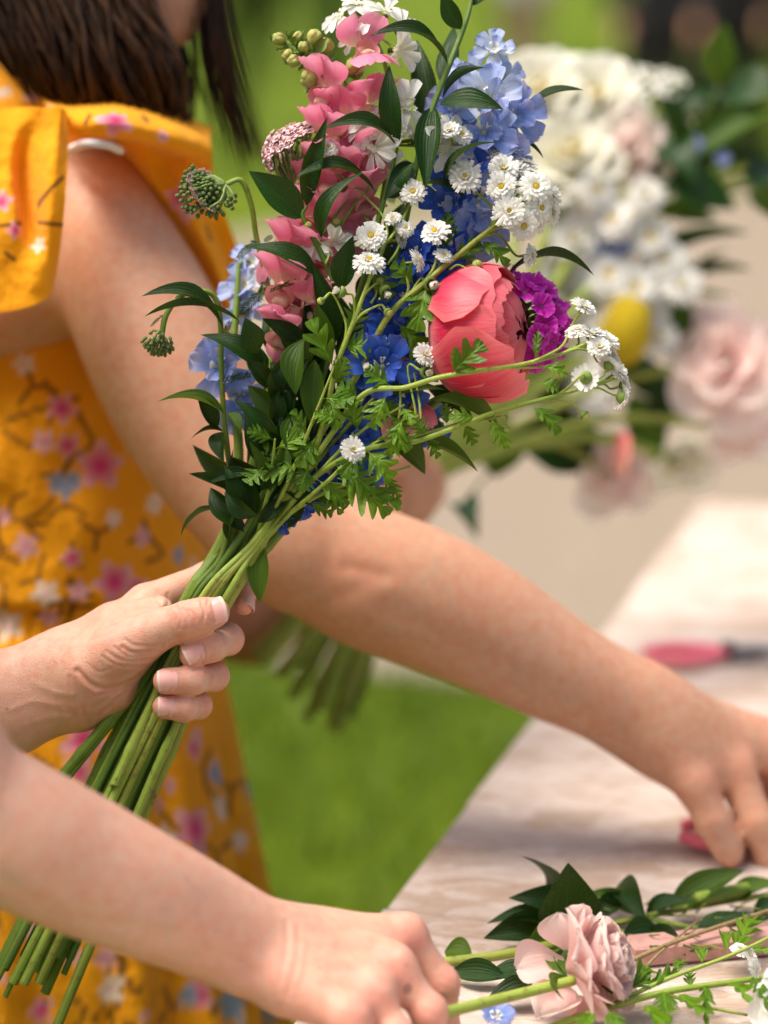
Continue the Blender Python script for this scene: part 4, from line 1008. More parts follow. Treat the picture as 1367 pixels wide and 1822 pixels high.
def head(parent, px, py, mm, rpx, n, kind='open'):
    """feverfew flower facing n; returns the calyx end for its stalk"""
    hc[0] += 1; i = hc[0]; c = Q(px, py, mm); r = rpx * U * 1.12; ref = cv(math.sin(i), math.cos(i * 1.7), .3)
    Mx = frame(c, np.cross(nrm(n), ref), n, r, r, r)
    if kind == 'open':
        h = O('flower_head', HEADS[i % 3], parent, Mx); O('disc', DISC, h, Mx @ Matrix.Translation((0, 0, .10))); O('calyx', CAL, h, Mx)
    elif kind == 'half':
        h = O('flower_head', BUDTOP, parent, Mx @ Matrix.Scale(1.7, 4)); O('calyx', CAL, h, Mx @ Matrix.Scale(1.5, 4)); O('disc', DISC, h, Mx @ Matrix.Translation((0, 0, .3)))
    else:
        h = O('bud', BUD, parent, Mx @ Matrix.Scale(1.5, 4)); O('calyx', CAL, h, Mx @ Matrix.Translation((0, 0, -.05)) @ Matrix.Scale(1.55, 4))
    return c - nrm(n) * r * (.46 if kind == 'open' else .7)
# lanes of the bundle through the hand: neck above the fist, inside the grip, below the fist
def lane(s, mm):
    return [Q(338 + 84 * s, 1052 - 10 * s, mm), Q(282 + 58 * s, 1162 + 24 * s, mm * .75), Q(238 + 88 * s, 1226 + 58 * s, mm)]
rt = np.random.RandomState(3)
def tail(s, end):
    """straight run of a cut stem below the fist"""
    if end[-1][1] < 1500: return list(end)
    x0, y0 = 238 + 88 * s, 1226 + 58 * s; mm = end[0][2]
    if s < .12: m, y1 = -.85 + .6 * s, 1470 + 200 * s
    else: m, y1 = -.41 - .12 * (1 - s) + rt.uniform(-.03, .03), (1826 if end[-1][1] > 1800 else rt.uniform(1700, 1775))
    return [(x0 + m * (y - y0), y, mm) for y in (y0 + .25 * (y1 - y0), y0 + .6 * (y1 - y0), y1)]
def stem_obj(parent, pts, rad, mat, nodes=(), cut=True, seg=10, name='stem', n=None):
    n = n or max(24, 12 * len(pts)); c = catmull(np.asarray(pts, float), n); rr = np.interp(np.linspace(0, 1, n), np.linspace(0, 1, len(rad)), rad)
    rr = rr * (1 + .03 * np.sin(np.linspace(0, 40, n) + len(pts) * 2.1) * np.sin(np.linspace(0, 13, n) + n))
    for q in list(nodes) + ([.48 + .05 * (n % 3), .80 + .03 * (n % 5)] if cut else []):
        rr = rr * (1 + .20 * np.exp(-((np.linspace(0, 1, n) - q) / .012) ** 2))
    m = MB().tube(c, rr, seg, cap=False)
    o = O(name, m.mesh(name, mat), parent)
    if cut:
        T = nrm(c[-1] - c[-2]); sl = nrm(T + .5 * cv(1, .3, .4)); A_ = nrm(np.cross(sl, (.2, .5, .7))); B_ = np.cross(sl, A_)
        th = np.linspace(0, 6.283, 12, endpoint=False)
        g = np.array([c[-1] + T * .0006 + 0 * A_ + r * rr[-1] * (np.cos(th)[:, None] * A_ + np.sin(th)[:, None] * B_) for r in (1.0, .5, .02)])
        O('cut_end', MB().grid(g, wrap=True).mesh('cut_end', M['cut']), o)
    return o
BG = 'flowers and greenery in the held bouquet'

# =========================================================== the held bouquet
# ---- coral peony
pe = thing('peony', 'large coral pink peony bud with broad satin petals in the held bouquet', 'flower', Q(775, 640, -6), BG)
PC, PA_, PLN = Q(858, 592, -16), cv(.93, .05, .36), None
def peony_petal(phi, wide, length, off, seed, flare=0.0, lift=0.0, mat='peony'):
    """petal hugging an egg round the flower's axis"""
    rs = np.random.RandomState(seed); nu, nv = 25, 26; X = nrm(np.cross(PA_, UP)); Y = np.cross(X, PA_); ax, rad = 88 * U, 108 * U
    g = np.zeros((nv, nu, 3)); uv = np.zeros((nv, nu, 2)); ph = rs.uniform(0, 6.28, 3)
    for i in range(nv):
        t = i / (nv - 1)
        for j in range(nu):
            s = 2 * j / (nu - 1) - 1
            prof = math.sin(math.pi * min(1, (.10 + .90 * t) ** .75 * .62)) ** .7
            endr = 1 - .24 * s ** 4 * t ** 3 + (.022 * math.sin(7 * s + ph[0]) + .014 * math.sin(17 * s + ph[2]) - .03 * math.exp(-((s - .3 * math.sin(ph[1])) / .12) ** 2)) * t ** 4
            lat = math.pi * (.05 + length * t * endr)
            a = phi + s * wide * (.35 + .65 * min(1, t * 1.7)) * (1 - .10 * t)
            r = rad * max(.02, math.sin(min(lat, math.pi * .985))) ** .72 * off * (1 + flare * t ** 3 + .035 * math.sin(2.6 * s + ph[1]) * t + .015 * math.sin(6 * s + ph[2] + 3 * t) * t + .06 * s * s * t + .05 * max(0, t - .75) * math.sin(ph[0]))
            z = -ax * math.cos(lat) * (1.0 if lat > 1.57 else .95) * off
            g[i, j] = PC + PA_ * (z + lift * t) + (X * math.cos(a) + Y * math.sin(a)) * r
            uv[i, j] = (j / (nu - 1), t)
    m = MB().grid(g, uv); return O('petal', m.mesh('petal', M[mat]), pe)
# X is to the viewer's back/right; find angle so that a petal faces the viewer
_X = nrm(np.cross(PA_, UP)); _Y = np.cross(_X, PA_); VA = math.atan2(TOCAM @ _Y, TOCAM @ _X)
def pang(updeg): # 0 faces camera, 90 up, -90 down
    dirn = TOCAM * math.cos(math.radians(updeg)) + UP * math.sin(math.radians(updeg)); return math.atan2(dirn @ _Y, dirn @ _X)
for k, (a, wd, ln, of, fl) in enumerate(((-62, 1.20, .76, 1.12, .10), (6, 1.15, .66, 1.04, .02), (72, 1.25, .62, 1.12, -.04), (128, 1.0, .66, 1.05, .03), (-128, 1.0, .68, 1.06, .04), (180, 1.0, .66, 1.02, .02),
                                         (30, .9, .74, .97, .05), (-24, .9, .76, .95, .08), (92, .9, .74, .95, .04), (150, .9, .74, .93, .03), (-95, .9, .76, .94, .05), (215, .9, .75, .92, .02),
                                         (0, 1.0, .90, .88, .0), (70, 1.0, .92, .87, .0), (140, 1.0, .90, .86, .0), (-70, 1.0, .92, .87, .0), (-140, 1.0, .90, .85, .0), (30, 1.0, .97, .80, .0), (150, 1.0, .97, .79, .0), (-90, 1.0, .97, .80, .0))):
    peony_petal(pang(a), wd, ln, of, k, fl)
L = lane(.98, -6)
stem_obj(pe, [Q(785, 640, -8), Q(730, 668, -2), Q(650, 740, 4), Q(560, 830, 4), Q(470, 950, -4)] + L + [Q(*q) for q in tail(.98, [(262, 1400, -4), (126, 1826, 2)])], [.0030, .0034, .0038, .0040, .0040, .0038, .0034, .0032, .0030, .0030, .0028], M['stem_olive'], (.42, .62, .75))
put_leaf(pe, OLV, 1, Q(762, 712, -22), Q(890, 757, -16), 30, cv(.1, .6, .8)); put_leaf(pe, OLV, 0, Q(735, 778, -10), Q(852, 838, -4), 42, cv(-.1, .8, .6)); put_leaf(pe, OLV, 2, Q(690, 700, -16), Q(790, 690, -22), 28, cv(.2, .3, .9))
put_leaf(pe, OLV, 1, Q(640, 760, 10), Q(760, 840, 16), 60, cv(0, .7, .7))

# ---- snapdragons
UPL = [leaf_unit('upper_lip', M['snap'], w_disc, .16, .30, -.10, t, 11, 13, ruffle=.035, seed=i) for i, t in enumerate((.15, -.15))]
LOL = [leaf_unit('lower_lip', M['snap'], w_disc, .18, -.20, .22, 0, 11, 13, ruffle=.035, seed=5 + i) for i in range(2)]
def palate_mesh():
    m = MB(); 
    m.ball((0, 0, 0), (.24, .22, .17), 14, 10, bump=.05); m.ball((.10, .10, -.04), (.12, .12, .11), 10, 8); m.ball((-.10, .10, -.04), (.12, .12, .11), 10, 8)
    return m.mesh('palate', M['snap_pale'])
PAL = palate_mesh()
TUBE = MB().grid(np.array([[(r * math.cos(a), y, r * .85 * math.sin(a)) for a in np.linspace(0, 6.283, 14, endpoint=False)] for y, r in ((0, .12), (.1, .19), (.4, .20), (.7, .24), (.9, .30), (1.0, .34))]), wrap=True, flip=True).mesh('floret', M['snap_pale'])
SEP = leaf_unit('sepal', M['calyx'], w_ovate, .05, .3, -.1, 0, 5, 7)
def snap_floret(parent, base, dirn, up, size, open_=1.0):
    F0 = frame(base, dirn, up, size, size, size); f = O('floret', TUBE, parent, F0)
    rot = lambda ax, d: Matrix.Rotation(math.radians(d), 4, ax)
    T = Matrix.Translation
    for s in (-1, 1):
        O('upper_lip', UPL[(s + 1) // 2], f, F0 @ T((s * .12, .82, .22)) @ rot('Z', -s * 24) @ rot('X', 62 * open_) @ rot('Y', s * 26) @ Matrix.Diagonal((.84, .86, .86, 1)))
    for k, s in enumerate((-1, 0, 1)):
        O('lower_lip', LOL[k % 2], f, F0 @ T((s * .16, .84, -.20)) @ rot('Z', -s * 40) @ rot('X', -62 * open_ - 8) @ rot('Y', s * -10) @ Matrix.Diagonal((.70, .74, .74, 1)))
    O('palate', PAL, f, F0 @ T((0, .86, -.10)) @ Matrix.Diagonal((.90, .80, .80, 1)))
    for k in range(5):
        O('sepal', SEP, f, F0 @ T((0, -.04, 0)) @ rot('Y', 72 * k) @ rot('X', 20) @ T((0, 0, .08)) @ Matrix.Diagonal((.20, .34, .34, 1)))
def snapdragon(label, axis, florets, buds, laneS, mm, end, thick=.0034, leaves=()):
    t = thing('snapdragon', label, 'flower', Q(*axis[-1]), BG); ax = [Q(*q) for q in axis]
    stem_obj(t, ax + lane(laneS, mm) + [Q(*q) for q in tail(laneS, end)], [.0018] + [thick * .8] * (len(ax) - 2) + [thick] * (len(end) + 4), M['stem'], (.55, .7))
    for (bx, by, bm), (ex, ey, em), size, op in florets:
        b, e = Q(bx, by, bm), Q(ex, ey, em); d = nrm(e - b)
        snap_floret(t, b, d, cv(.1, 1, .35), size * U * 1.12, op)
    for x, y, mmm, r in buds:
        c = Q(x, y, mmm); q = min(((np.linalg.norm(c - p), i) for i, p in enumerate(catmull(ax, 40))))[1]; st = catmull(ax, 40)[q]
        b = MB().ball((0, 0, 0), (.52, .66, .5), 12, 8, bump=.06)
        for k in range(4):
            a = k * 1.57 + x; b.ball((.22 * math.cos(a), .12, .22 * math.sin(a)), (.34, .50, .34), 8, 6)
        o = O('bud', b.mesh('bud', M['snap_bud']), t, frame(c, c - st, cv(0, .2, 1), r * 1.45 * U, r * 1.45 * U, r * 1.45 * U))
        for k in range(3):
            O('sepal', SEP, o, WM[o.name] @ Matrix.Rotation(2.09 * k + x, 4, 'Y') @ Matrix.Translation((0, -.75, .42)) @ Matrix.Rotation(.25, 4, 'X') @ Matrix.Diagonal((.8, 1.15, 1.15, 1)))
        O('stalk', MB().tube([st, (st + c) / 2, c], [.0012, .0011, .0013], 6, 6).mesh('stalk', M['stem']), t)
    for args in leaves: put_leaf(t, DRK, args[0], Q(*args[1]), Q(*args[2]), args[3], args[4])
    return t
m = NM('snapdragon_bud'); u_, v_ = m.uvx(); nn = m.noise(160, 3, m.coord())
M['snap_bud'] = m.done(m.pbsdf(m.ramp(m.math('ADD', m.math('MULTIPLY', v_, .6), m.math('MULTIPLY', nn, .5)), [(.25, (.50, .44, .12)), (.55, (.30, .34, .08)), (.85, (.17, .25, .05))]), .5, m.bump(nn, .4, .0006)))
snapdragon('pink snapdragon spike with green tip buds beside the dark-haired woman', [(505, 76, 2), (560, 112, 0), (612, 160, 0), (616, 250, 4), (596, 330, 8), (566, 430, 10), (530, 560, 8), (490, 700, 6), (445, 850, 6), (400, 960, 6)],
    [((628, 132, 0), (652, 92, -14), 62, .42), ((605, 150, 2), (572, 172, -14), 66, 1.0), ((618, 170, 4), (650, 200, -8), 70, 1.0), ((612, 230, 4), (575, 262, -12), 70, 1.0), ((612, 260, 6), (668, 292, -6), 72, 1.0),
     ((600, 300, 8), (582, 332, -14), 74, 1.0), ((604, 330, 8), (658, 372, -6), 74, 1.0), ((585, 380, 10), (545, 408, -8), 72, 1.0), ((590, 390, 12), (618, 412, -6), 66, 1.0), ((560, 440, 10), (512, 470, -8), 74, 1.0),
     ((548, 490, 10), (492, 532, -8), 80, 1.0), ((545, 520, 10), (556, 560, -8), 66, 1.0), ((530, 560, 8), (498, 602, -4), 68, 1.0), ((560, 470, 12), (470, 420, 12), 72, 1.0), ((600, 290, 12), (640, 330, 0), 70, 1.0), ((612, 200, 8), (600, 226, -10), 66, 1.0), ((590, 350, 12), (556, 360, -2), 66, 1.0), ((560, 450, 14), (560, 486, -4), 66, 1.0), ((600, 400, 14), (655, 430, 4), 60, 1.0)],
    [(497, 70, -2, 15), (512, 98, -4, 14), (530, 66, -2, 12), (540, 85, -4, 13), (524, 108, -6, 15), (558, 68, 0, 18), (578, 84, 2, 19), (556, 112, -6, 16), (552, 138, -12, 22), (575, 120, -6, 14), (628, 118, -10, 17)],
    .12, 5, [(205, 1330, 6), (120, 1560, 8), (60, 1765, 8)], .0044,
    [(0, (420, 880, -4), (337, 842, -12), 20, cv(.1, .5, .8)), (1, (392, 905, -2), (320, 950, -6), 18, cv(-.2, .8, .5)), (2, (375, 868, 0), (436, 948, -8), 36, cv(-.4, .2, .8)), (0, (460, 846, -10), (372, 858, -14), 26, cv(0, .7, .6)), (1, (400, 770, 2), (340, 778, -6), 17, cv(0, .8, .6)), (1, (386, 770, 0), (398, 820, -12), 32, cv(-.2, .3, .9)), (0, (386, 764, 0), (352, 702, -8), 30, cv(.3, .2, .9)), (2, (405, 960, -2), (440, 880, -10), 24, cv(-.5, .1, .8))])
snapdragon('salmon pink snapdragon half hidden under the coral peony', [(720, 690, 4), (690, 730, 4), (620, 800, 8), (520, 900, 8), (440, 980, 6)],
    [((672, 728, 8), (715, 722, -10), 62, 1.0), ((690, 730, 10), (745, 702, 0), 60, .9), ((640, 780, 14), (668, 815, 10), 50, 1.0), ((600, 470, 26), (628, 500, 18), 50, 1.0)][:3], [], .72, 8, [(250, 1420, 8), (140, 1700, 10), (90, 1735, 10)], .0028)

# ---- delphiniums
def del_petal(mat, seed, rf=.07): return leaf_unit('petal', M[mat], w_obov, .08, .22, -.05, 0, 9, 9, ruffle=rf, seed=seed)
DP = {k: [del_petal(k, i) for i in range(3)] for k in ('blue', 'sky_blue', 'pale_blue')}
def bee():
    m = MB(); rs = np.random.RandomState(4)
    for k in range(5):
        a = k * 1.2566; g = np.zeros((5, 4, 3)); uv = np.zeros((5, 4, 2))
        for i in range(5):
            t = i / 4
            for j in range(4):
                s = (j / 3 - .5) * 2; rr = .06 + .26 * t + .04 * rs.rand() * t; aa = a + s * (.30 + .15 * t)
                g[i, j] = (rr * math.cos(aa), rr * math.sin(aa), .06 + .20 * math.sin(t * 2.2) + .05 * rs.randn() * t); uv[i, j] = (j / 3, t)
        m.grid(g, uv)
    m.ball((0, 0, .06), (.09, .09, .12), 8, 5)
    return m.mesh('floret', M['bee'])
BEE = bee(); SPUR = MB().tube([(0, 0, -.02), (0, .05, -.35), (0, .2, -.62)], [.08, .06, .02], 7, 8).mesh('spur', M['sky_blue'])
dc = [0]
def del_floret(t, px, py, mm, rpx, n, kind, stalk_to=None, tilt=.16, second=True):
    dc[0] += 1; i = dc[0]; c = Q(px, py, mm); r = rpx * U * 1.15; F0 = frame(c, np.cross(nrm(n), cv(math.cos(i), math.sin(i * 2.1), .2)), n, r, r, r)
    f = O('floret', BEE, t, F0)
    for k in range(5):
        O('petal', DP[kind][(k + i) % 3], f, F0 @ Matrix.Rotation(1.2566 * k + .3 * math.sin(i * 3 + k), 4, 'Z') @ Matrix.Rotation(tilt + .16 * math.sin(k * 2 + i), 4, 'X') @ Matrix.Translation((0, .06, 0)) @ Matrix.Diagonal((.92, .98, .98, 1)))
    if second:
        for k in range(4):
            O('petal', DP['pale_blue' if kind == 'pale_blue' else kind][(k + i) % 3], f, F0 @ Matrix.Rotation(1.57 * k + .6 + .3 * math.sin(i + k), 4, 'Z') @ Matrix.Rotation(.62 + .1 * math.sin(k + i), 4, 'X') @ Matrix.Translation((0, .05, .02)) @ Matrix.Diagonal((.55, .66, .66, 1)))
    O('spur', SPUR, f, F0)
    if stalk_to is not None:
        s = Q(*stalk_to); O('stalk', MB().tube([s, (s + c) / 2 + UP * .002, c - nrm(n) * r * .1], [.0011, .0009, .0009], 6, 8).mesh('stalk', M['stem']), t)
d1 = thing('delphinium', 'light blue delphinium spike rising above the white feverfew heads', 'flower', Q(700, 640, 10), BG)
ax1 = [(882, 96, 14), (872, 160, 14), (862, 240, 14), (846, 330, 14), (812, 430, 14), (752, 540, 14), (650, 720, 14), (540, 880, 12), (470, 960, 10)]
stem_obj(d1, [Q(*q) for q in ax1] + lane(.55, 8) + [Q(*q) for q in tail(.55, [(230, 1430, 8), (140, 1690, 10), (132, 1744, 10)])], [.0012, .0016, .002, .0024, .0028, .003, .003, .0032, .0032, .0034, .0034, .0034, .0034, .0034, .0034], M['stem'], (.6,))
for x, y, mm_, r, n, k in ((880, 90, 0, 34, cv(-.1, .35, .8), 'pale_blue'), (838, 140, 4, 42, cv(-.5, .2, .7), 'pale_blue'), (898, 140, 10, 38, cv(.6, .3, .6), 'pale_blue'), (872, 178, -8, 54, cv(.0, .15, 1), 'pale_blue'), (816, 200, 2, 54, cv(-.5, .0, .8), 'sky_blue'),
                         (912, 206, 0, 54, cv(.5, .0, .8), 'sky_blue'), (862, 236, -8, 56, cv(-.1, -.1, 1), 'sky_blue'), (800, 256, 6, 46, cv(-.7, .1, .6), 'sky_blue'), (888, 284, -2, 52, cv(.2, -.1, 1), 'sky_blue'), (826, 300, 0, 54, cv(-.4, 0, .9), 'blue'),
                         (852, 352, -4, 54, cv(0, -.1, 1), 'sky_blue'), (802, 370, 0, 50, cv(-.4, 0, .9), 'blue'), (850, 408, 0, 50, cv(.3, -.2, .9), 'sky_blue'), (790, 432, 2, 48, cv(-.2, 0, .9), 'blue')):
    q = min(ax1, key=lambda a: abs(a[1] - y - 16)); del_floret(d1, x, y, mm_, r, n, k, q, .16, True)
d2 = thing('delphinium', 'deep blue delphinium spike running through the middle of the held bouquet', 'flower', Q(560, 860, 8), BG)
ax2 = [(752, 440, 18), (732, 520, 16), (700, 610, 16), (650, 720, 16), (590, 820, 14), (520, 920, 12), (462, 985, 10)]
stem_obj(d2, [Q(*q) for q in ax2] + lane(.85, 9) + [Q(*q) for q in tail(.85, [(262, 1420, 10), (180, 1700, 12), (130, 1740, 12)])], [.0012, .002, .0026, .003, .0032, .0033, .0033, .0033, .0033, .0033, .0033], M['stem'], (.55,))
for x, y, mm_, r, n in ((745, 455, 0, 40, cv(-.2, .2, .9)), (722, 478, 2, 40, cv(-.6, .1, .7)), (770, 482, 4, 38, cv(.2, 0, .9)), (728, 530, 0, 42, cv(-.1, 0, 1)), (690, 560, 6, 42, cv(-.6, 0, .8)), (700, 600, 0, 44, cv(.2, .1, .9)), (680, 652, -10, 50, cv(.1, -.05, 1)), (648, 640, 2, 42, cv(-.6, 0, .7)),
                         (720, 690, 2, 40, cv(.4, -.2, .8)), (668, 700, 4, 44, cv(-.2, -.2, .9)), (632, 790, -2, 46, cv(.1, -.1, 1)), (650, 830, 8, 38, cv(.5, -.4, .8)), (600, 830, 4, 42, cv(-.3, -.2, .9)), (590, 780, 10, 40, cv(-.5, .2, .8)), (560, 880, 6, 40, cv(.2, -.4, .8)), (536, 900, 2, 34, cv(.4, -.6, .6)), (500, 925, 0, 34, cv(-.1, -.5, .8)), (760, 750, 30, 40, cv(.3, -.2, .9))):
    q = min(ax2, key=lambda a: abs(a[1] - y - 20)); del_floret(d2, x, y, mm_ - (12 if y < 700 else 3), r * (1.05 if y < 860 else .72), n, 'blue', q, .22)
d3 = thing('delphinium', 'pale blue delphinium facing the bare upper arm on the outer side of the bouquet', 'flower', Q(450, 800, 20), BG)
ax3 = [(425, 470, 40), (420, 560, 32), (412, 680, 24), (425, 800, 18), (412, 940, 10)]
stem_obj(d3, [Q(*q) for q in ax3] + lane(.02, -2) + [Q(*q) for q in tail(.02, [(150, 1340, -4), (60, 1560, -2), (12, 1686, 0)])], [.0012, .002, .0024, .0028, .003, .0032, .003, .003, .003, .003, .003], M['stem'], (.6,))
for x, y, mm_, r, n, k in ((395, 655, 6, 52, cv(-.1, .0, 1), 'sky_blue'), (425, 700, 14, 40, cv(.2, -.2, .9), 'sky_blue'), (436, 512, 42, 44, cv(-.3, .3, .8), 'pale_blue'), (450, 470, 50, 40, cv(-.1, .4, .8), 'pale_blue'), (440, 560, 40, 38, cv(-.2, 0, .9), 'pale_blue'), (420, 735, 20, 34, cv(.2, -.4, .8), 'sky_blue')):
    q = min(ax3, key=lambda a: abs(a[1] - y - 16)); del_floret(d3, x, y, mm_, r, n, k, q, .1)

# ---- sweet william
def sw_petal(seed):
    rs = np.random.RandomState(seed); g = np.zeros((6, 9, 3)); uv = np.zeros((6, 9, 2))
    for i in range(6):
        t = i / 5
        for j in range(9):
            s = (j / 8 - .5) * 2; L = 1 - .10 * s * s + (.09 * (j % 2) - .04) * (i == 5)
            g[i, j] = (s * (.10 + .46 * t), t * L, .10 * t * t + .06 * math.sin(6 * s + seed) * t + .10 * s * s * t); uv[i, j] = (j / 8, t)
    return MB().grid(g, uv).mesh('petal', M['magenta'])
SWP = [sw_petal(i) for i in range(3)]
SWC = MB().tube([(0, 0, .02), (0, 0, -.4), (0, 0, -.95)], [.12, .15, .10], 8, 6).mesh('floret', M['stem_dark'])
sw = thing('sweet_william', 'magenta sweet william cluster of frilled florets behind the coral peony', 'flower', Q(880, 640, 12), BG)
swc = Q(905, 590, 8)
stem_obj(sw, [swc, Q(840, 660, 14), Q(720, 760, 18), Q(560, 880, 16), Q(455, 985, 12)] + lane(.68, -10) + [Q(*q) for q in tail(.68, [(240, 1410, -8), (150, 1690, -6), (100, 1735, -6)])], [.003] * 11, M['stem_dark'])
rs = np.random.RandomState(8)
for k, (x, y, mm_) in enumerate(((900, 492, 4), (925, 500, -2), (948, 505, -6), (968, 520, -4), (935, 520, -12), (962, 545, -14), (988, 538, 0), (985, 565, -6), (968, 580, -14), (1002, 560, 6), (995, 590, 0), (975, 606, -10), (955, 598, -16), (992, 615, 2), (972, 632, -4), (950, 625, -8), (890, 486, 10), (955, 640, 4))):
    c = Q(x, y, mm_); n = nrm(c - swc + TOCAM * .012 + rs.randn(3) * .004); r = 25 * U; F0 = frame(c, np.cross(n, cv(math.cos(k * 2), math.sin(k * 2), .3)), n, r, r, r)
    f = O('floret', SWC, sw, F0)
    for q in range(5): O('petal', SWP[(q + k) % 3], f, F0 @ Matrix.Rotation(1.2566 * q, 4, 'Z') @ Matrix.Rotation(.12 + .2 * rs.randn(), 4, 'X'))
    O('stalk', MB().tube([swc, swc + (c - swc) * .5 + UP * .003, c - n * r * .9], [.0012, .0010, .0014], 6, 6).mesh('stalk', M['stem_dark']), sw)
for k in range(18):
    a = rs.uniform(-1.2, 1.2); b = Q(915 + rs.randn() * 12, 575 + rs.randn() * 22, 0); e = b + cv(math.cos(a), math.sin(a) * .9, rs.uniform(-.3, .6)) * U * rs.uniform(26, 55)
    put_leaf(sw, OLV, k, b, e, 6, cv(rs.randn(), .5, 1), name='bract')
# ---- feverfew sprigs (px, py, mm) polylines; each is one cut stem with its branches
def sprig(label, main, heads, leaves, laneS, mm, end, r0=.0014, stemmat='stem_light', branch=None):
    t = thing('feverfew_sprig', label, 'flower', Q(*main[-1]), BG)
    pts = [Q(*q) for q in main]
    full = pts + (lane(laneS, mm) + [Q(*q) for q in tail(laneS, end)] if laneS is not None else [])
    stem_obj(t, full, list(np.interp(np.linspace(0, 1, len(full)), [0, .25, .6, 1], [r0 * .6, r0, r0 * 1.15, max(r0 * 1.6, .0028)])), M[stemmat], (), laneS is not None)
    dense = catmull(np.array(pts), 80)
    for h in heads:
        x, y, m_, r, n, kd = h[:6]; e = head(t, x, y, m_, r, n, kd)
        if len(h) > 6: s0 = Q(*h[6])
        else:
            sc_ = np.linalg.norm(dense - e, axis=1) + 2.0 * np.maximum(0, (np.arange(80) < 3) * 0); j = min(79, int(np.argmin(sc_)) + 9); s0 = dense[j]
        j = int(np.argmin(np.linalg.norm(dense - s0, axis=1))); dirn = nrm(dense[max(0, j - 3)] - dense[j] + 1e-9); Lb = np.linalg.norm(e - s0)
        c1 = s0 + dirn * Lb * .45; c2 = e - nrm(n) * Lb * .22
        O('stalk', MB().tube([s0, c1 * .6 + (s0 + e) / 2 * .4, c2, e], [r0 * .62, r0 * .5, r0 * .42, r0 * .55], 6, 14).mesh('stalk', M[stemmat]), t)
    for k, (bx, by, bm, ex, ey, em, wd, n) in enumerate(leaves): 
        b0, e0_ = Q(bx, by, bm), Q(ex, ey, em); put_leaf(t, FEV, k + len(main), b0, b0 + (e0_ - b0) * 1.0, wd * .92, n)
    return t
o_, h_, b_ = 'open', 'half', 'bud'
sprig('feverfew sprig with the dense dome of white daisies below the light blue delphinium', [(905, 345, -6), (880, 398, -14), (842, 432, -20), (760, 500, -26), (692, 562, -28), (640, 660, -24), (560, 790, -16), (470, 950, -8)],
      [(884, 272, -10, 25, cv(-.2, .9, .5), o_), (912, 268, -2, 25, cv(.1, 1, .3), o_), (934, 290, -4, 26, cv(.4, .9, .3), o_), (950, 318, -4, 25, cv(.6, .7, .4), o_), (896, 300, -22, 27, cv(0, .5, .9), o_), (892, 332, -28, 26, cv(-.1, .1, 1), o_), (953, 333, -24, 30, cv(.2, .3, .95), o_),
       (906, 376, -30, 29, cv(0, .1, 1), o_), (932, 402, -26, 26, cv(.1, -.2, 1), o_), (962, 370, -22, 25, cv(.5, .0, .9), o_), (984, 346, -14, 22, cv(.8, .3, .5), o_), (984, 378, -14, 22, cv(.9, 0, .5), o_), (956, 396, -18, 22, cv(.4, -.4, .8), o_), (918, 300, -12, 26, cv(.2, .8, .6), o_), (870, 258, -2, 22, cv(-.1, 1, .2), o_),
       (946, 455, -10, 20, cv(.9, -.1, .4), o_), (828, 315, -24, 29, cv(-.1, .25, 1), o_), (774, 412, -26, 25, cv(-.2, .5, .8), o_), (745, 463, -28, 20, cv(.85, .3, .3), o_), (766, 505, -30, 17, cv(.5, -.3, .6), h_)],
      [(850, 425, -14, 905, 470, -18, 46, cv(.2, .5, .8)), (760, 500, -22, 742, 585, -34, 76, cv(0, .2, 1)), (745, 520, -24, 822, 508, -36, 40, cv(.1, .6, .8)), (740, 510, -22, 700, 470, -30, 50, cv(0, .3, 1)), (700, 570, -20, 770, 640, -22, 64, cv(.1, .4, .9)), (800, 470, -18, 860, 430, -12, 44, cv(.2, .4, .9)), (790, 450, -10, 800, 380, -16, 40, cv(0, .2, 1))],
      .62, -12, [(226, 1400, -10), (150, 1640, -8), (60, 1775, -8)], .0017, 'stem_olive')
sprig('feverfew sprig with two yellow-eyed daisies and nodding buds before the ruscus leaves', [(668, 470, -30), (652, 512, -30), (634, 560, -30), (600, 650, -28), (578, 740, -22), (545, 840, -14), (455, 960, -8)],
      [(661, 420, -32, 27, cv(-.1, .3, 1), o_), (657, 464, -36, 28, cv(0, .75, .65), o_), (706, 392, -20, 15, cv(.2, .6, .7), o_), (714, 425, -18, 17, cv(.8, .2, .5), o_), (585, 262, -26, 17, cv(.0, .4, .9), o_, (668, 470, -30)), (605, 519, -34, 15, cv(-.9, .25, .2), h_), (570, 536, -34, 9, cv(-.8, -.5, .2), b_),
       (686, 518, -34, 15, cv(.5, -.8, .3), h_), (692, 557, -34, 11, cv(.6, -.6, .4), b_), (735, 341, -26, 22, cv(0, .1, 1), o_, (690, 430, -26)), (600, 395, -14, 11, cv(0, .8, .5), b_), (640, 330, -10, 10, cv(0, .8, .5), b_)],
      [(620, 600, -26, 640, 540, -32, 52, cv(.2, .2, 1)), (610, 620, -26, 660, 610, -30, 60, cv(0, .2, 1)), (598, 660, -26, 552, 570, -34, 58, cv(-.2, .1, 1)), (590, 690, -24, 620, 640, -34, 44, cv(.2, .2, 1)), (585, 700, -22, 600, 760, -30, 52, cv(0, .2, 1)), (550, 830, -18, 530, 870, -22, 60, cv(0, .3, 1)), (560, 780, -20, 536, 830, -28, 50, cv(.1, .2, 1)), (540, 830, -16, 470, 845, -24, 60, cv(-.1, .4, .9)), (470, 830, -20, 440, 860, -26, 50, cv(-.1, .4, .9)), (520, 850, -18, 470, 790, -16, 46, cv(-.1, .3, .9)), (655, 480, -26, 700, 530, -22, 48, cv(0, .3, 1))],
      .38, -14, [(236, 1325, -14), (204, 1396, -14)], .0015)
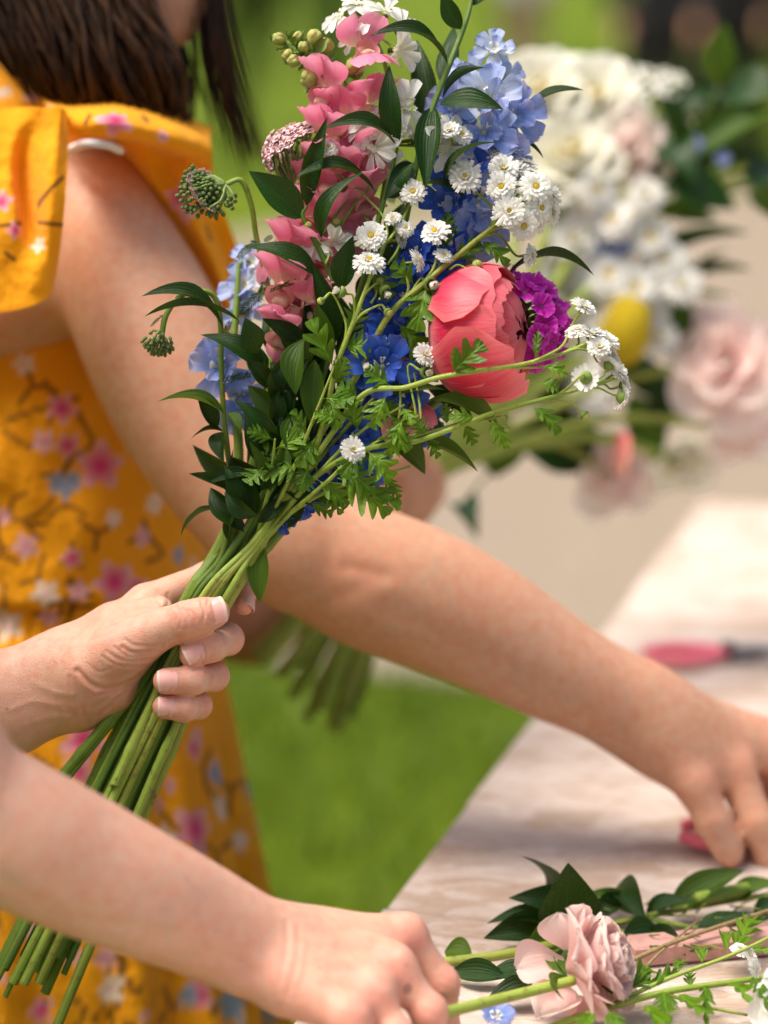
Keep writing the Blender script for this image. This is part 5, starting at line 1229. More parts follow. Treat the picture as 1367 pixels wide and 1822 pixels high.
sprig('feverfew sprig sweeping across the coral peony to a row of white daisies', [(1056, 604, -26), (1010, 626, -34), (930, 648, -46), (850, 660, -52), (780, 672, -48), (720, 690, -40), (650, 700, -32), (585, 780, -20), (470, 955, -8)],
      [(1040, 546, -24, 24, cv(.5, .75, .4), o_, (945, 645, -46)), (1028, 588, -24, 22, cv(-.1, .9, .4), o_), (1054, 594, -26, 25, cv(.2, .9, .4), o_), (1080, 604, -22, 25, cv(.4, .8, .4), o_), (1090, 632, -20, 22, cv(.8, .4, .4), o_), (1066, 618, -32, 21, cv(.1, .5, .9), o_), (982, 684, -40, 11, cv(.1, -1, .2), b_)],
      [(800, 670, -50, 858, 610, -58, 66, cv(0, .2, 1)), (810, 668, -50, 812, 620, -56, 24, cv(0, .2, 1)), (960, 650, -44, 1010, 665, -46, 30, cv(.2, .5, .8)), (950, 645, -44, 960, 590, -44, 22, cv(.2, .2, .9)), (960, 680, -44, 995, 690, -46, 34, cv(.2, .2, .9)), (690, 700, -34, 660, 760, -36, 58, cv(0, .3, 1)), (700, 690, -34, 650, 660, -36, 50, cv(0, .3, 1)), (720, 740, -34, 690, 810, -36, 58, cv(0, .3, 1)), (640, 715, -30, 600, 690, -34, 60, cv(0, .5, .9)), (690, 760, -34, 730, 800, -36, 50, cv(.3, .3, 1)), (610, 745, -26, 560, 735, -30, 52, cv(0, .5, .9))],
      .50, -13, [(215, 1400, -12), (130, 1640, -10), (38, 1770, -10)], .0014)
sprig('lowest feverfew sprig with back-turned daisies drooping past the peony', [(1100, 672, -26), (1040, 690, -34), (960, 712, -40), (880, 734, -40), (800, 765, -36), (730, 788, -32), (650, 800, -28), (560, 850, -18), (465, 965, -8)],
      [(1043, 672, -38, 23, cv(.3, -.1, -.9), o_), (1100, 660, -24, 22, cv(.7, .5, .5), o_), (1112, 686, -22, 21, cv(.9, .2, .3), o_), (1108, 708, -26, 22, cv(.9, -.3, -.3), o_), (1084, 650, -28, 20, cv(.4, .6, -.4), o_), (1042, 741, -34, 12, cv(.7, -.7, .3), b_), (900, 764, -38, 9, cv(0, -1, .2), b_), (757, 632, -34, 22, cv(.4, .4, .8), o_, (690, 795, -30)), (758, 662, -34, 14, cv(.7, -.2, .6), h_, (690, 795, -30)), (687, 608, -26, 12, cv(-.4, .7, .5), h_, (650, 800, -28))],
      [(940, 718, -40, 998, 768, -44, 46, cv(.3, .4, .8)), (870, 738, -40, 900, 800, -42, 40, cv(.2, .3, .9)), (850, 745, -38, 800, 740, -40, 36, cv(.1, .4, .9)), (760, 778, -34, 740, 745, -36, 40, cv(.1, .3, .9)), (650, 800, -28, 700, 850, -34, 66, cv(.1, .3, 1)), (600, 850, -24, 690, 915, -30, 84, cv(.2, .4, .9)), (610, 845, -24, 715, 900, -28, 44, cv(.3, .4, .9)), (600, 830, -24, 660, 870, -34, 70, cv(.1, .3, 1)), (650, 790, -28, 610, 850, -34, 52, cv(.1, .3, 1)), (560, 850, -22, 620, 900, -22, 50, cv(.2, .3, .9))],
      .90, -12, [(277, 1372, -10), (238, 1466, -8)], .0014)

# ---- ruscus branches
def ruscus(label, stem, leaves, laneS=None, mm=0, end=(), kind=None, r0=.0017):
    t = thing('ruscus_branch', label, 'foliage', Q(*stem[-1]), BG); pts = [Q(*q) for q in stem]
    full = pts + (lane(laneS, mm) + [Q(*q) for q in tail(laneS, end)] if laneS is not None else [])
    stem_obj(t, full, [r0 * .5, r0 * .8] + [r0] * (len(full) - 2), M['stem_dark'], (), laneS is not None, 8)
    for k, (b, e, wd, n, kk) in enumerate(leaves):
        put_leaf(t, {'r': RUS, 'o': OLV, 'd': DRK}[kk[0]], int(kk[1]), Q(*b), Q(*e), wd, n)
    return t
ruscus('long ruscus branch arching over the white lace flower to the frame top', [(842, -20, 0), (832, 30, -4), (800, 115, -10), (768, 198, -14), (742, 290, -16), (716, 420, -14), (680, 540, -6), (600, 700, 4), (500, 880, 2), (440, 975, 4)],
    [((797, 116, -10), (660, 64, -26), 32, cv(.0, 1, .45), 'r2'), ((820, 52, -6), (786, -18, -10), 38, cv(-.5, .1, .8), 'r0'), ((838, 10, 0), (872, -50, 8), 34, cv(.3, .2, .8), 'r0'), ((770, 190, -14), (757, 336, -30), 46, cv(-.2, .1, 1), 'r0'), ((783, 186, -14), (895, 192, -24), 44, cv(.1, .5, .8), 'r1'),
     ((788, 176, -12), (862, 120, -20), 18, cv(.7, .6, .2), 'r2'), ((790, 330, -20), (888, 254, -28), 32, cv(-.5, .7, .5), 'r2'), ((930, 208, 4), (1037, 157, 6), 18, cv(-.4, .8, .3), 'r1'), ((905, 250, 6), (968, 280, 6), 10, cv(.2, 1, .2), 'r1'), ((760, 240, 10), (742, 70, 26), 46, cv(.1, 0, 1), 'r0'), ((790, 150, 12), (806, 40, 30), 44, cv(-.2, 0, 1), 'r3'), ((735, 290, -14), (684, 355, -24), 40, cv(.2, .2, .9), 'r1'), ((745, 330, -16), (830, 350, -22), 26, cv(.1, .8, .4), 'r1')],
    .30, 0, [(190, 1360, 2), (110, 1600, 4), (80, 1700, 4)])
ruscus('dark glossy ruscus branch in front of the pink snapdragon florets', [(708, 262, -22), (690, 330, -20), (664, 430, -16), (640, 520, -10), (590, 680, 0), (500, 870, 0), (430, 980, 2)],
    [((708, 258, -22), (692, 116, -26), 38, cv(-.3, .1, 1), 'r1'), ((706, 262, -22), (576, 230, -34), 30, cv(0, .8, .6), 'r2'), ((668, 342, -20), (524, 318, -30), 24, cv(.1, .9, .3), 'r2'), ((572, 424, -24), (648, 306, -36), 46, cv(-.5, .3, .8), 'r2'), ((690, 352, -18), (736, 288, -28), 40, cv(-.3, .1, .9), 'r3'), ((606, 512, -20), (628, 420, -30), 46, cv(-.2, .1, 1), 'r0'), ((660, 430, -16), (706, 480, -8), 34, cv(.1, .3, 1), 'r1'), ((600, 606, -14), (556, 468, -24), 40, cv(.2, .0, 1), 'r0')],
    .45, 3, [(200, 1380, 4), (120, 1620, 6), (110, 1740, 6)])
ruscus('ruscus branch with broad polished leaves reaching towards the yarrow', [(546, 366, -20), (540, 388, -20), (572, 452, -18), (598, 520, -16), (590, 620, -10), (540, 760, -4), (470, 900, -4), (415, 985, 0)],
    [((546, 366, -20), (582, 208, -28), 38, cv(-.2, .1, 1), 'r0'), ((538, 388, -20), (444, 304, -28), 60, cv(.2, .25, .95), 'r0'), ((562, 486, -18), (436, 438, -30), 54, cv(.1, .6, .8), 'r1'), ((560, 640, -20), (556, 760, -24), 42, cv(-.1, 0, 1), 'o0'), ((545, 600, -22), (520, 698, -30), 40, cv(-.6, 0, .8), 'o2'), ((530, 735, -16), (520, 815, -24), 42, cv(-.3, .1, 1), 'o2'), ((580, 640, -14), (565, 540, -26), 36, cv(.2, 0, 1), 'o0')],
    .22, -6, [(172, 1340, -6), (110, 1560, -4), (24, 1660, -2)])
ruscus('low ruscus branch whose leaves point at the bare upper arm', [(395, 585, -8), (440, 620, -8), (478, 668, -6), (500, 740, -4), (480, 850, -2), (425, 985, 0)],
    [((398, 586, -8), (252, 527, -18), 28, cv(.1, .9, .4), 'r2'), ((426, 572, -10), (258, 558, -20), 16, cv(0, 1, .3), 'r1'), ((470, 652, -12), (358, 594, -20), 48, cv(.1, .5, .85), 'r1'), ((458, 628, -16), (438, 566, -26), 44, cv(.3, .1, .9), 'r3'), ((545, 618, -10), (468, 566, -18), 36, cv(.1, .3, .9), 'r0'), ((400, 737, -4), (282, 710, -12), 36, cv(0, .75, .6), 'o1'), ((404, 735, -6), (430, 770, -14), 22, cv(.1, .8, .6), 'o1'), ((480, 690, -12), (440, 640, -22), 34, cv(.1, .4, .9), 'd0'), ((490, 720, -8), (520, 620, -18), 30, cv(-.2, .2, .9), 'd1'), ((560, 885, -4), (640, 868, -6), 34, cv(.1, -.3, .9), 'o0'), ((468, 968, -4), (462, 1072, -8), 38, cv(-.3, .0, 1), 'o0'),
     ((470, 830, -8), (440, 720, -14), 34, cv(-.2, .2, .9), 'd2'), ((480, 860, -8), (500, 760, -14), 32, cv(.2, .1, .9), 'd0'), ((440, 900, -8), (400, 830, -14), 30, cv(-.2, .2, .9), 'd1'), ((500, 870, -10), (560, 900, -12), 26, cv(.1, .5, .9), 'd1'), ((460, 930, -10), (520, 880, -12), 30, cv(.1, .1, .9), 'd2'), ((510, 940, -4), (540, 870, -8), 26, cv(.3, .1, .9), 'd0')],
    .80, -3, [(258, 1440, -2), (170, 1680, 0), (128, 1745, 0)])
ruscus('dark leaf spray tucked in the heart of the bouquet', [(905, 485, 0), (820, 560, 20), (720, 660, 24), (600, 780, 22), (500, 900, 14), (440, 985, 8)],
    [((905, 487, -4), (1057, 490, -2), 20, cv(-.2, 1, .3), 'r2'), ((640, 720, 20), (690, 640, 22), 44, cv(.1, .1, 1), 'd0'), ((600, 760, 18), (560, 660, 16), 44, cv(-.1, .1, 1), 'd1'), ((560, 820, 18), (600, 720, 16), 44, cv(.1, .1, 1), 'd2'), ((520, 860, 16), (480, 740, 12), 44, cv(-.1, .1, 1), 'd0'), ((540, 840, 14), (620, 850, 10), 40, cv(.1, .3, 1), 'd1'), ((490, 900, 10), (440, 800, 8), 40, cv(-.1, .1, 1), 'd2'), ((620, 620, 22), (600, 520, 24), 44, cv(.1, .1, 1), 'r0'), ((560, 600, 20), (540, 500, 24), 44, cv(.1, .1, 1), 'r1'), ((700, 560, 24), (760, 620, 24), 44, cv(.1, .1, 1), 'd1'), ((690, 440, 26), (720, 360, 30), 44, cv(.1, .1, 1), 'r0'), ((640, 440, 26), (600, 360, 28), 44, cv(.1, .1, 1), 'r1'), ((480, 700, 18), (440, 600, 20), 40, cv(.1, .1, 1), 'd2'), ((800, 520, 24), (840, 440, 30), 44, cv(.1, .1, 1), 'd0'), ((700, 720, 20), (790, 760, 20), 44, cv(.1, .3, 1), 'o0'), ((760, 690, 18), (840, 740, 14), 36, cv(.1, .3, 1), 'd1'),
     ((780, 680, 10), (700, 600, 4), 46, cv(.1, .1, 1), 'd0'), ((640, 820, 12), (720, 780, 8), 46, cv(.1, .2, 1), 'o1'), ((500, 640, 18), (470, 560, 20), 44, cv(.1, .1, 1), 'r2'), ((560, 700, 18), (520, 600, 20), 44, cv(.1, .1, 1), 'r2')],
    .75, 10, [(250, 1420, 10), (160, 1690, 12), (96, 1740, 12)])

# ---- white lace flowers
OP = [leaf_unit('petal', M['white'], w_obov, .08, .2, .1, 0, 7, 8, ruffle=.03, seed=20 + i) for i in range(2)]
def tiny_cluster(seed, mat, n=14, r=.35, name='floret_cluster'):
    rs = np.random.RandomState(seed); m = MB()
    for i in range(n):
        c = np.array([rs.randn() * r * .5, rs.randn() * r * .5, rs.uniform(-.05, .18)])
        for k in range(5):
            a = k * 1.2566 + rs.rand(); d = np.array([math.cos(a), math.sin(a), .4]) * .13
            p = np.array([-d[1], d[0], 0]) * .45
            m.add([c, c + d * .6 + p, c + d * 1.1, c + d * .6 - p], [(0, 1, 2, 3)], [(.5, .3), (1, .7), (.5, 1), (0, .7)])
    return m.mesh(name, mat)
TC = [tiny_cluster(i, M['cream']) for i in range(3)]
def lace(label, centre, umbels, stem, laneS, mm, end):
    t = thing('lace_flower', label, 'flower', Q(*stem[-1]), BG); rs = np.random.RandomState(len(label))
    full = [Q(*q) for q in stem] + (lane(laneS, mm) + [Q(*q) for q in tail(laneS, end)] if laneS is not None else [])
    stem_obj(t, full, [.0011, .0014] + [.0017] * (len(full) - 2), M['stem'], (), laneS is not None, 8)
    cc_ = Q(*centre)
    for x, y, m_, r, n, ang, np_ in umbels:
        c = Q(x, y, m_); F0 = frame(c, np.cross(nrm(n), cv(math.cos(ang), math.sin(ang), .1)), n, r * U, r * U, r * U)
        u = O('umbellet', TC[int(x) % 3], t, F0)
        for k in range(np_):
            a = (k - (np_ - 1) / 2) * (1.9 / max(1, np_ - 1) if np_ < 5 else 6.283 / np_) + rs.uniform(-.15, .15); sz = rs.uniform(.8, 1.15)
            for s in (-1, 1):
                O('petal', OP[k % 2], u, F0 @ Matrix.Rotation(a + s * .26, 4, 'Z') @ Matrix.Rotation(.15 + .15 * rs.randn(), 4, 'X') @ Matrix.Translation((0, .16, 0)) @ Matrix.Diagonal((.52 * sz, 1.0 * sz, 1.0 * sz, 1)))
        O('ray', MB().tube([cc_, (cc_ + c) / 2 + nrm(n) * .001, c - nrm(n) * r * U * .1], [.0008, .0007, .0008], 5, 8).mesh('ray', M['stem']), t)
        for k in range(4):
            b = c - nrm(n) * r * U * .08; e = b + nrm(np.array(F0)[:3, 0] * math.cos(k * 1.57 + x) + np.array(F0)[:3, 1] * math.sin(k * 1.57 + x) - nrm(n) * .4) * r * U * .62
            put_leaf(t, OLV, k, b, e, r * .12, n, name='bract')
    return t
lace('white lace flower at the very top of the held bouquet', (664, 58, 8),
     [(606, 28, -4, 36, cv(-.5, .4, .7), 2.6, 3), (640, 10, 0, 34, cv(-.1, .7, .7), 1.6, 3), (688, 22, 0, 34, cv(.2, .6, .7), .9, 3), (716, 48, -4, 34, cv(.5, .4, .7), .3, 3), (706, 90, -10, 40, cv(.6, -.2, .8), -.9, 4), (660, 40, -8, 30, cv(0, .5, .9), 1.5, 2), (632, 70, 4, 28, cv(-.3, .2, .9), 3.4, 2)],
     [(664, 58, 8), (690, 140, 12), (690, 300, 16), (640, 520, 18), (540, 800, 12), (430, 985, 6)], .35, 9, [(200, 1380, 10), (130, 1600, 12), (118, 1736, 12)])
lace('white lace flower in the middle between snapdragon and blue delphinium', (690, 258, -2),
     [(726, 190, -12, 44, cv(.2, .4, .9), .8, 4), (664, 208, -14, 40, cv(-.3, .3, .9), 2.2, 4), (646, 232, -14, 36, cv(-.5, .2, .8), 2.8, 3), (664, 264, -18, 40, cv(-.2, -.2, .9), -2, 4), (742, 250, -8, 40, cv(.6, .1, .8), .2, 4), (720, 236, -16, 34, cv(.2, .2, .9), 1.2, 3), (790, 262, -14, 48, cv(.4, -.1, .9), -.6, 5), (806, 236, -14, 30, cv(.3, .6, .7), .8, 4), (690, 300, -12, 34, cv(0, -.4, .9), -1.5, 3), (565, 430, -14, 34, cv(-.2, -.1, .9), 3.4, 4), (590, 432, -16, 30, cv(.1, -.2, .9), -1, 4), (700, 345, -6, 30, cv(.1, -.2, .9), -1, 3)],
     [(690, 258, -2), (680, 360, 6), (640, 540, 10), (550, 780, 8), (430, 985, 4)], .58, 12, [(230, 1410, 12), (150, 1640, 14), (102, 1742, 14)])

# ---- yarrow
def yfloret(mat):
    m = MB()
    for k in range(5):
        a = k * 1.2566; g = np.array([[((.25 + .75 * t) * math.cos(a + s * (.34 + .22 * t)), (.25 + .75 * t) * math.sin(a + s * (.34 + .22 * t)), .12 * t - .1 * s * s) for s in (-1, 0, 1)] for t in (0, .5, 1)])
        m.grid(g, np.array([[(.5 + .5 * s, t) for s in (-1, 0, 1)] for t in (0, .5, 1)]))
    m.ball((0, 0, .06), (.30, .30, .22), 7, 4, mi=1); m.ball((0, 0, -.5), (.36, .36, .58), 7, 5, mi=2)
    return m.mesh('floret', [mat, M['yarrow_eye'], M['yarrow_green']])
YF = yfloret(M['yarrow']); YG = MB().ball((0, 0, 0), (.5, .5, .8), 8, 6, bump=.1).mesh('floret', M['yarrow_green'])
def fern_leaf(seed):
    m = MB(); rs = np.random.RandomState(seed); m.tube([(0, 0, 0), (0, .5, .05), (0, 1, .0)], [.02, .016, .006], 5, 8)
    for i in range(14):
        t = .08 + .9 * i / 14; 
        for s in (-1, 1):
            L = .26 * math.sin(math.pi * (t * .85 + .1)) + .04; b = np.array([0, t, .03 + .05 * math.sin(3 * t)]); e = b + np.array([s * L, L * .5, .05 * rs.randn()])
            m.tube([b, (b + e) / 2 + (0, 0, .02), e], [.016, .018, .008], 4, 4)
            for q in (.45, .75):
                c = b + (e - b) * q; m.tube([c, c + np.array([s * .02, .09 * (1.2 - q), .02])], [.014, .005], 4, 3); m.tube([c, c + np.array([s * .08 * (1.2 - q), -.03, .02])], [.014, .005], 4, 3)
    return m.mesh('fern_leaf', M['olive'])
FERN = [fern_leaf(i) for i in range(2)]
def yarrow(label, branch, clusters, stem, ferns, laneS=None, mm=0, end=()):
    t = thing('yarrow', label, 'flower', Q(*stem[-1]), BG); rs = np.random.RandomState(len(label))
    full = [Q(*q) for q in stem] + (lane(laneS, mm) + [Q(*q) for q in tail(laneS, end)] if laneS is not None else [])
    stem_obj(t, full, [.0016] * len(full), M['stem'], (), laneS is not None, 8)
    for (x, y, m_), rx, n, cnt, flr, kind in clusters:
        hub = Q(*branch); c0 = Q(x, y, m_); n = nrm(n); A_ = nrm(np.cross(n, UP + .01)); B_ = np.cross(n, A_)
        for i in range(cnt):
            q = math.sqrt((i + .5) / cnt); a = i * 2.39996; off = (A_ * math.cos(a) + B_ * math.sin(a)) * q * rx * U
            c = c0 + off - n * (q * q) * rx * U * .45 + rs.randn(3) * .0004; nn_ = nrm(n + off / (rx * U) * .6); r = flr * U
            O('floret', YF if kind == 'pink' else YG, t, frame(c, np.cross(nn_, cv(rs.randn(), rs.randn(), .2)), nn_, r, r, r))
            if i % 4 == 0:
                O('ray', MB().tube([hub, (hub + c) / 2 + off * .25 - n * rx * U * .1, c - nn_ * r * .8], [.0009, .0007, .0006], 5, 7).mesh('ray', M['yarrow_ray']), t)
    for b, e, wd, n in ferns: put_leaf(t, FERN, int(b[0]), Q(*b), Q(*e), wd, n, name='fern_leaf')
    return t
M['yarrow_ray'] = simple('yarrow_ray', (.22, .30, .09), .6, .3, 500)
yarrow('dusty pink yarrow head between the dark leaf and the snapdragon', (520, 330, 4), [((502, 232, -6), 52, cv(-.55, .75, .25), 48, 10.5, 'pink'), ((470, 268, -2), 36, cv(-.95, .1, .25), 22, 10.5, 'pink'), ((532, 262, 14), 34, cv(.1, .3, .9), 26, 8, 'green'), ((505, 290, 14), 28, cv(-.4, -.2, .9), 14, 8, 'pink')],
       [(520, 330, 4), (522, 400, 12), (505, 520, 16), (480, 700, 14), (440, 880, 10), (405, 985, 6)], [((515, 360, 0), (505, 312, -8), 14, cv(0, 0, 1)), ((520, 340, 0), (470, 330, 4), 14, cv(0, 0, 1))], .26, 8, [(180, 1360, 8), (100, 1600, 10), (40, 1770, 10)])
yarrow('back-turned yarrow head with green bracts hanging over the orange ruffle', (402, 328, -2), [((352, 352, -4), 38, cv(-.75, -.45, -.35), 46, 8, 'pink'), ((348, 318, 0), 24, cv(-.5, .5, -.6), 20, 8, 'pink'), ((352, 346, -8), 38, cv(-.1, -.1, .95), 60, 9, 'green'), ((346, 318, -6), 24, cv(.0, .3, .9), 24, 9, 'green'), ((382, 380, -6), 16, cv(0, -.8, .5), 10, 8, 'green'), ((410, 358, -6), 14, cv(-.5, .3, .8), 9, 8, 'green')],
       [(402, 328, -2), (430, 322, 0), (448, 368, 4), (456, 420, 8), (470, 480, 10), (485, 560, 8), (478, 700, 6), (440, 860, 4), (400, 985, 2)], [((458, 428, -8), (422, 462, -14), 26, cv(0, .3, 1)), ((470, 430, -8), (486, 420, -10), 18, cv(0, .3, 1)), ((475, 510, -10), (428, 560, -18), 34, cv(0, .3, 1)), ((470, 500, -10), (462, 540, -18), 22, cv(0, .3, 1)), ((480, 520, -10), (535, 500, -18), 16, cv(0, .3, 1))], .15, -2, [(160, 1340, -2), (90, 1560, 0), (30, 1750, 2)])
yarrow('small green yarrow bud cluster drooping in front of the bare arm', (288, 596, -12), [((280, 620, -12), 28, cv(-.15, -.75, .6), 50, 7, 'green')],
       [(288, 596, -12), (296, 560, -12), (318, 530, -10), (348, 518, -8), (380, 526, -6), (392, 570, -4), (394, 660, -2), (400, 760, 0), (412, 880, 0), (396, 985, 0)], [((330, 524, -10), (312, 532, -14), 14, cv(0, .5, 1)), ((292, 560, -12), (268, 582, -14), 10, cv(0, .5, 1)), ((396, 680, -6), (450, 668, -16), 26, cv(0, .4, 1)), ((400, 600, -2), (412, 570, -10), 20, cv(0, .4, 1))], .08, -4, [(150, 1330, -4), (80, 1540, -2), (20, 1745, 0)])

# ---- extra feverfew foliage low in the bouquet, on short side shoots
fl = thing('feverfew_sprig', 'leafy flowerless feverfew shoots filling the lower neck of the bouquet', 'foliage', Q(470, 940, -6), BG)
rs = np.random.RandomState(21)
shoots = [[(470, 950, -6), (520, 840, -20), (560, 740, -28), (600, 640, -30)], [(475, 950, -6), (560, 850, -18), (640, 770, -28), (720, 720, -34)], [(470, 945, -6), (570, 880, -14), (660, 850, -22), (730, 830, -26)], [(460, 950, -4), (480, 860, -18), (490, 780, -24)], [(470, 930, -4), (600, 780, -10), (680, 690, -14), (740, 600, -16)], [(480, 920, -2), (600, 820, -6), (760, 770, -12), (860, 740, -14)]]
for sh in shoots:
    c = catmull(np.array([Q(*q) for q in sh]), 40); O('stem', MB().tube(c, np.linspace(.0014, .0006, 40), 6).mesh('stem', M['stem_light']), fl)
    for i in range(10, 40, 4):
        for q in (-1, 1):
            if rs.rand() < .62 or (i < 16 and rs.rand() < .5): continue
            T = nrm(c[min(39, i + 1)] - c[i - 1]); side = nrm(np.cross(T, TOCAM)) * q; Lf = U * rs.uniform(40, 74)
            e = c[i] + nrm(T * .5 + side + TOCAM * rs.uniform(-.1, .5) + rs.randn(3) * .25) * Lf
            put_leaf(fl, FEV, rs.randint(9), c[i], e, Lf / U * rs.uniform(.50, .72), cv(rs.randn() * .3, .4, .9))

dl = thing('ruscus_branch', 'dark lance-leaved greenery packed above the gripping hand', 'foliage', Q(440, 960, -4), BG)
stem_obj(dl, [Q(520, 640, -4), Q(500, 760, -4), Q(460, 900, -4)] + lane(.33, -4) + [Q(*q) for q in tail(.33, [(190, 1380, -4), (110, 1620, -2), (70, 1768, -2)])], [.001, .0015, .002, .0022, .0022, .0022, .0022, .0022], M['stem_dark'])
for i in range(40):
    t_ = rs.rand(); b = Q(440 + 110 * t_ + rs.randn() * 16, 930 - 280 * t_ + rs.randn() * 20, rs.uniform(-18, 6)); a = rs.uniform(-1.0, .8); L_ = U * rs.uniform(60, 115)
    put_leaf(dl, DRK if i % 3 else OLV, i, b, b + cv(math.sin(a), math.cos(a), rs.uniform(-.1, .45)) * L_, rs.uniform(22, 38), cv(rs.randn() * .5, .2, .9))
for i in range(26):
    t_ = rs.rand(); b = Q(480 + 200 * t_ + rs.randn() * 24, 880 - 300 * t_ + rs.randn() * 30, rs.uniform(10, 26)); a = rs.uniform(-1.0, 1.0); L_ = U * rs.uniform(80, 140)
    put_leaf(dl, DRK, i, b, b + cv(math.sin(a), math.cos(a), rs.uniform(-.1, .2)) * L_, rs.uniform(36, 54), cv(rs.randn() * .5, .2, .9))
sprig('thin feverfew sprig with scattered small daisies low in front of the deep blue delphinium', [(628, 770, -34), (622, 810, -30), (590, 850, -26), (520, 910, -14), (455, 975, -8)],
      [(628, 800, -40, 22, cv(.3, .2, .9), o_), (700, 388, -24, 15, cv(-.2, .6, .7), o_, (660, 470, -28)), (722, 406, -24, 16, cv(.3, .4, .8), o_, (690, 470, -28)), (800, 232, -22, 20, cv(-.2, .6, .7), o_, (800, 300, -10)), (822, 240, -20, 20, cv(.3, .5, .8), o_, (810, 300, -10)), (676, 500, -26, 10, cv(.2, .6, .7), b_, (660, 540, -26)), (655, 655, -34, 12, cv(-.4, .6, .7), h_, (640, 720, -28)), (790, 455, -26, 17, cv(.3, .6, .7), o_, (770, 500, -24)), (850, 470, -30, 12, cv(.5, .6, .6), b_, (800, 480, -26)), (548, 400, -20, 10, cv(-.3, .8, .5), b_, (580, 470, -20))],
      [], .42, -10, [(204, 1370, -10), (120, 1600, -8), (50, 1772, -6)], .0012)
# =========================================================== second bouquet, held out of focus by the woman
B2 = 'flowers in the second, blurred bouquet'
ROSEP = {k: [leaf_unit('petal', M[k], w_disc, .14, .32, -.22, 0, 11, 11, ruffle=.04, seed=30 + i) for i in range(2)] for k in ('white', 'pink', 'blush', 'coral', 'cream')}
def rose(t, c, n, r, mat, np_=26, disc=False, open_=1.0, mat2=None):
    """rosette of cupped petals, outer ones laid back"""
    F0 = frame(c, np.cross(nrm(n), cv(.3, .9, .2)), n, r, r, r)
    for i in range(np_):
        q = i / (np_ - 1); a = i * 2.39996; tilt = 1.15 - (1.15 * open_) * q ** .8; L = .42 + .62 * q ** .8
        mm_ = mat2 if (mat2 and q > .75) else mat
        O('petal', ROSEP[mm_][i % 2], t, F0 @ Matrix.Rotation(a, 4, 'Z') @ Matrix.Translation((0, .05 + .10 * q, -.35 * q)) @ Matrix.Rotation(tilt + .12 * math.sin(i * 2.7), 4, 'X') @ Matrix.Diagonal((L * .95, L, L, 1)))
    if disc: O('disc', DISC, t, F0 @ Matrix.Translation((0, 0, .1)) @ Matrix.Scale(1.3, 4))
D2 = 540
hub2 = (752, 866, 470)
def stem2(t, frm, end, r=.003, mat='stem'):
    stem_obj(t, [Q(*frm), Q((frm[0] * .45 + 860 * .55), (frm[1] * .45 + 740 * .55), 500), Q(*hub2), Q((hub2[0] + end[0]) / 2 - 4, (hub2[1] + end[1]) / 2, 470), Q(*end)], [r * .8, r, r, r, r], M[mat])
rs = np.random.RandomState(31)
ENDS = [(470, 1180, 450), (500, 1200, 455), (455, 1165, 465), (520, 1240, 470), (545, 1280, 475), (588, 1295, 480), (600, 1300, 462), (625, 1275, 470), (560, 1230, 455), (530, 1180, 460), (640, 1240, 480), (490, 1150, 470), (575, 1260, 450), (612, 1250, 455)]
k2 = [0]
def thing2(name, label, cat, at, n=1):
    t = thing(name, label, cat, Q(*hub2), B2)
    e = ENDS[k2[0] % len(ENDS)]; k2[0] += 1
    stem2(t, at, e, rs.uniform(.0034, .0052), ['stem_olive', 'stem_light', 'stem_olive'][k2[0] % 3]); return t
for x, y, m_, r, lb in ((958, 165, D2, 105, 'cream white ranunculus nearest the light blue delphinium in the blurred bouquet'), (1050, 178, D2 + 10, 112, 'full white ranunculus at the top of the blurred bouquet'), (1012, 275, D2 - 20, 110, 'white ranunculus low on the left side of the blurred bouquet')):
    t = thing2('ranunculus', lb, 'flower', (x, y, m_)); rose(t, Q(x, y, m_), cv(-.1 + .1 * (x > 1000), .45, .85), r * U * 1.25, 'cream', 20, True)
t = thing2('ranunculus', 'pale pink ranunculus in the upper middle of the blurred bouquet', 'flower', (1120, 265, D2)); rose(t, Q(1122, 268, D2 - 10), cv(.1, .1, 1), 108 * U, 'blush', 11)
t = thing2('peony', 'large blush pink peony with a rosy heart low in the blurred bouquet', 'flower', (1290, 640, D2)); rose(t, Q(1292, 640, D2 - 20), cv(-.35, .1, .9), 170 * U, 'blush', 15)
t = thing2('peony', 'blush peony petals hanging beneath the large blush peony', 'flower', (1310, 760, D2)); rose(t, Q(1318, 758, D2 + 10), cv(.2, -.5, .8), 110 * U, 'blush', 12, False, .8)
t = thing2('peony', 'cream peony bud drooping at the bottom of the blurred bouquet', 'flower', (1215, 820, D2)); rose(t, Q(1215, 815, D2), cv(.1, -.6, .7), 105 * U, 'cream', 12, False, .8)
t = thing2('peony', 'white and coral peony bloom at the lowest point of the blurred bouquet', 'flower', (1095, 850, D2)); rose(t, Q(1096, 838, D2), cv(0, -.35, .9), 120 * U, 'blush', 12, False, .8); put_leaf(t, ROSEP['coral'], 0, Q(1100, 850, D2 - 60), Q(1108, 775, D2 - 50), 44, cv(0, .1, 1), name='petal'); 
t = thing2('lace_flower', 'white lace umbel beside the dark leaves of the blurred bouquet', 'flower', (1170, 190, D2))
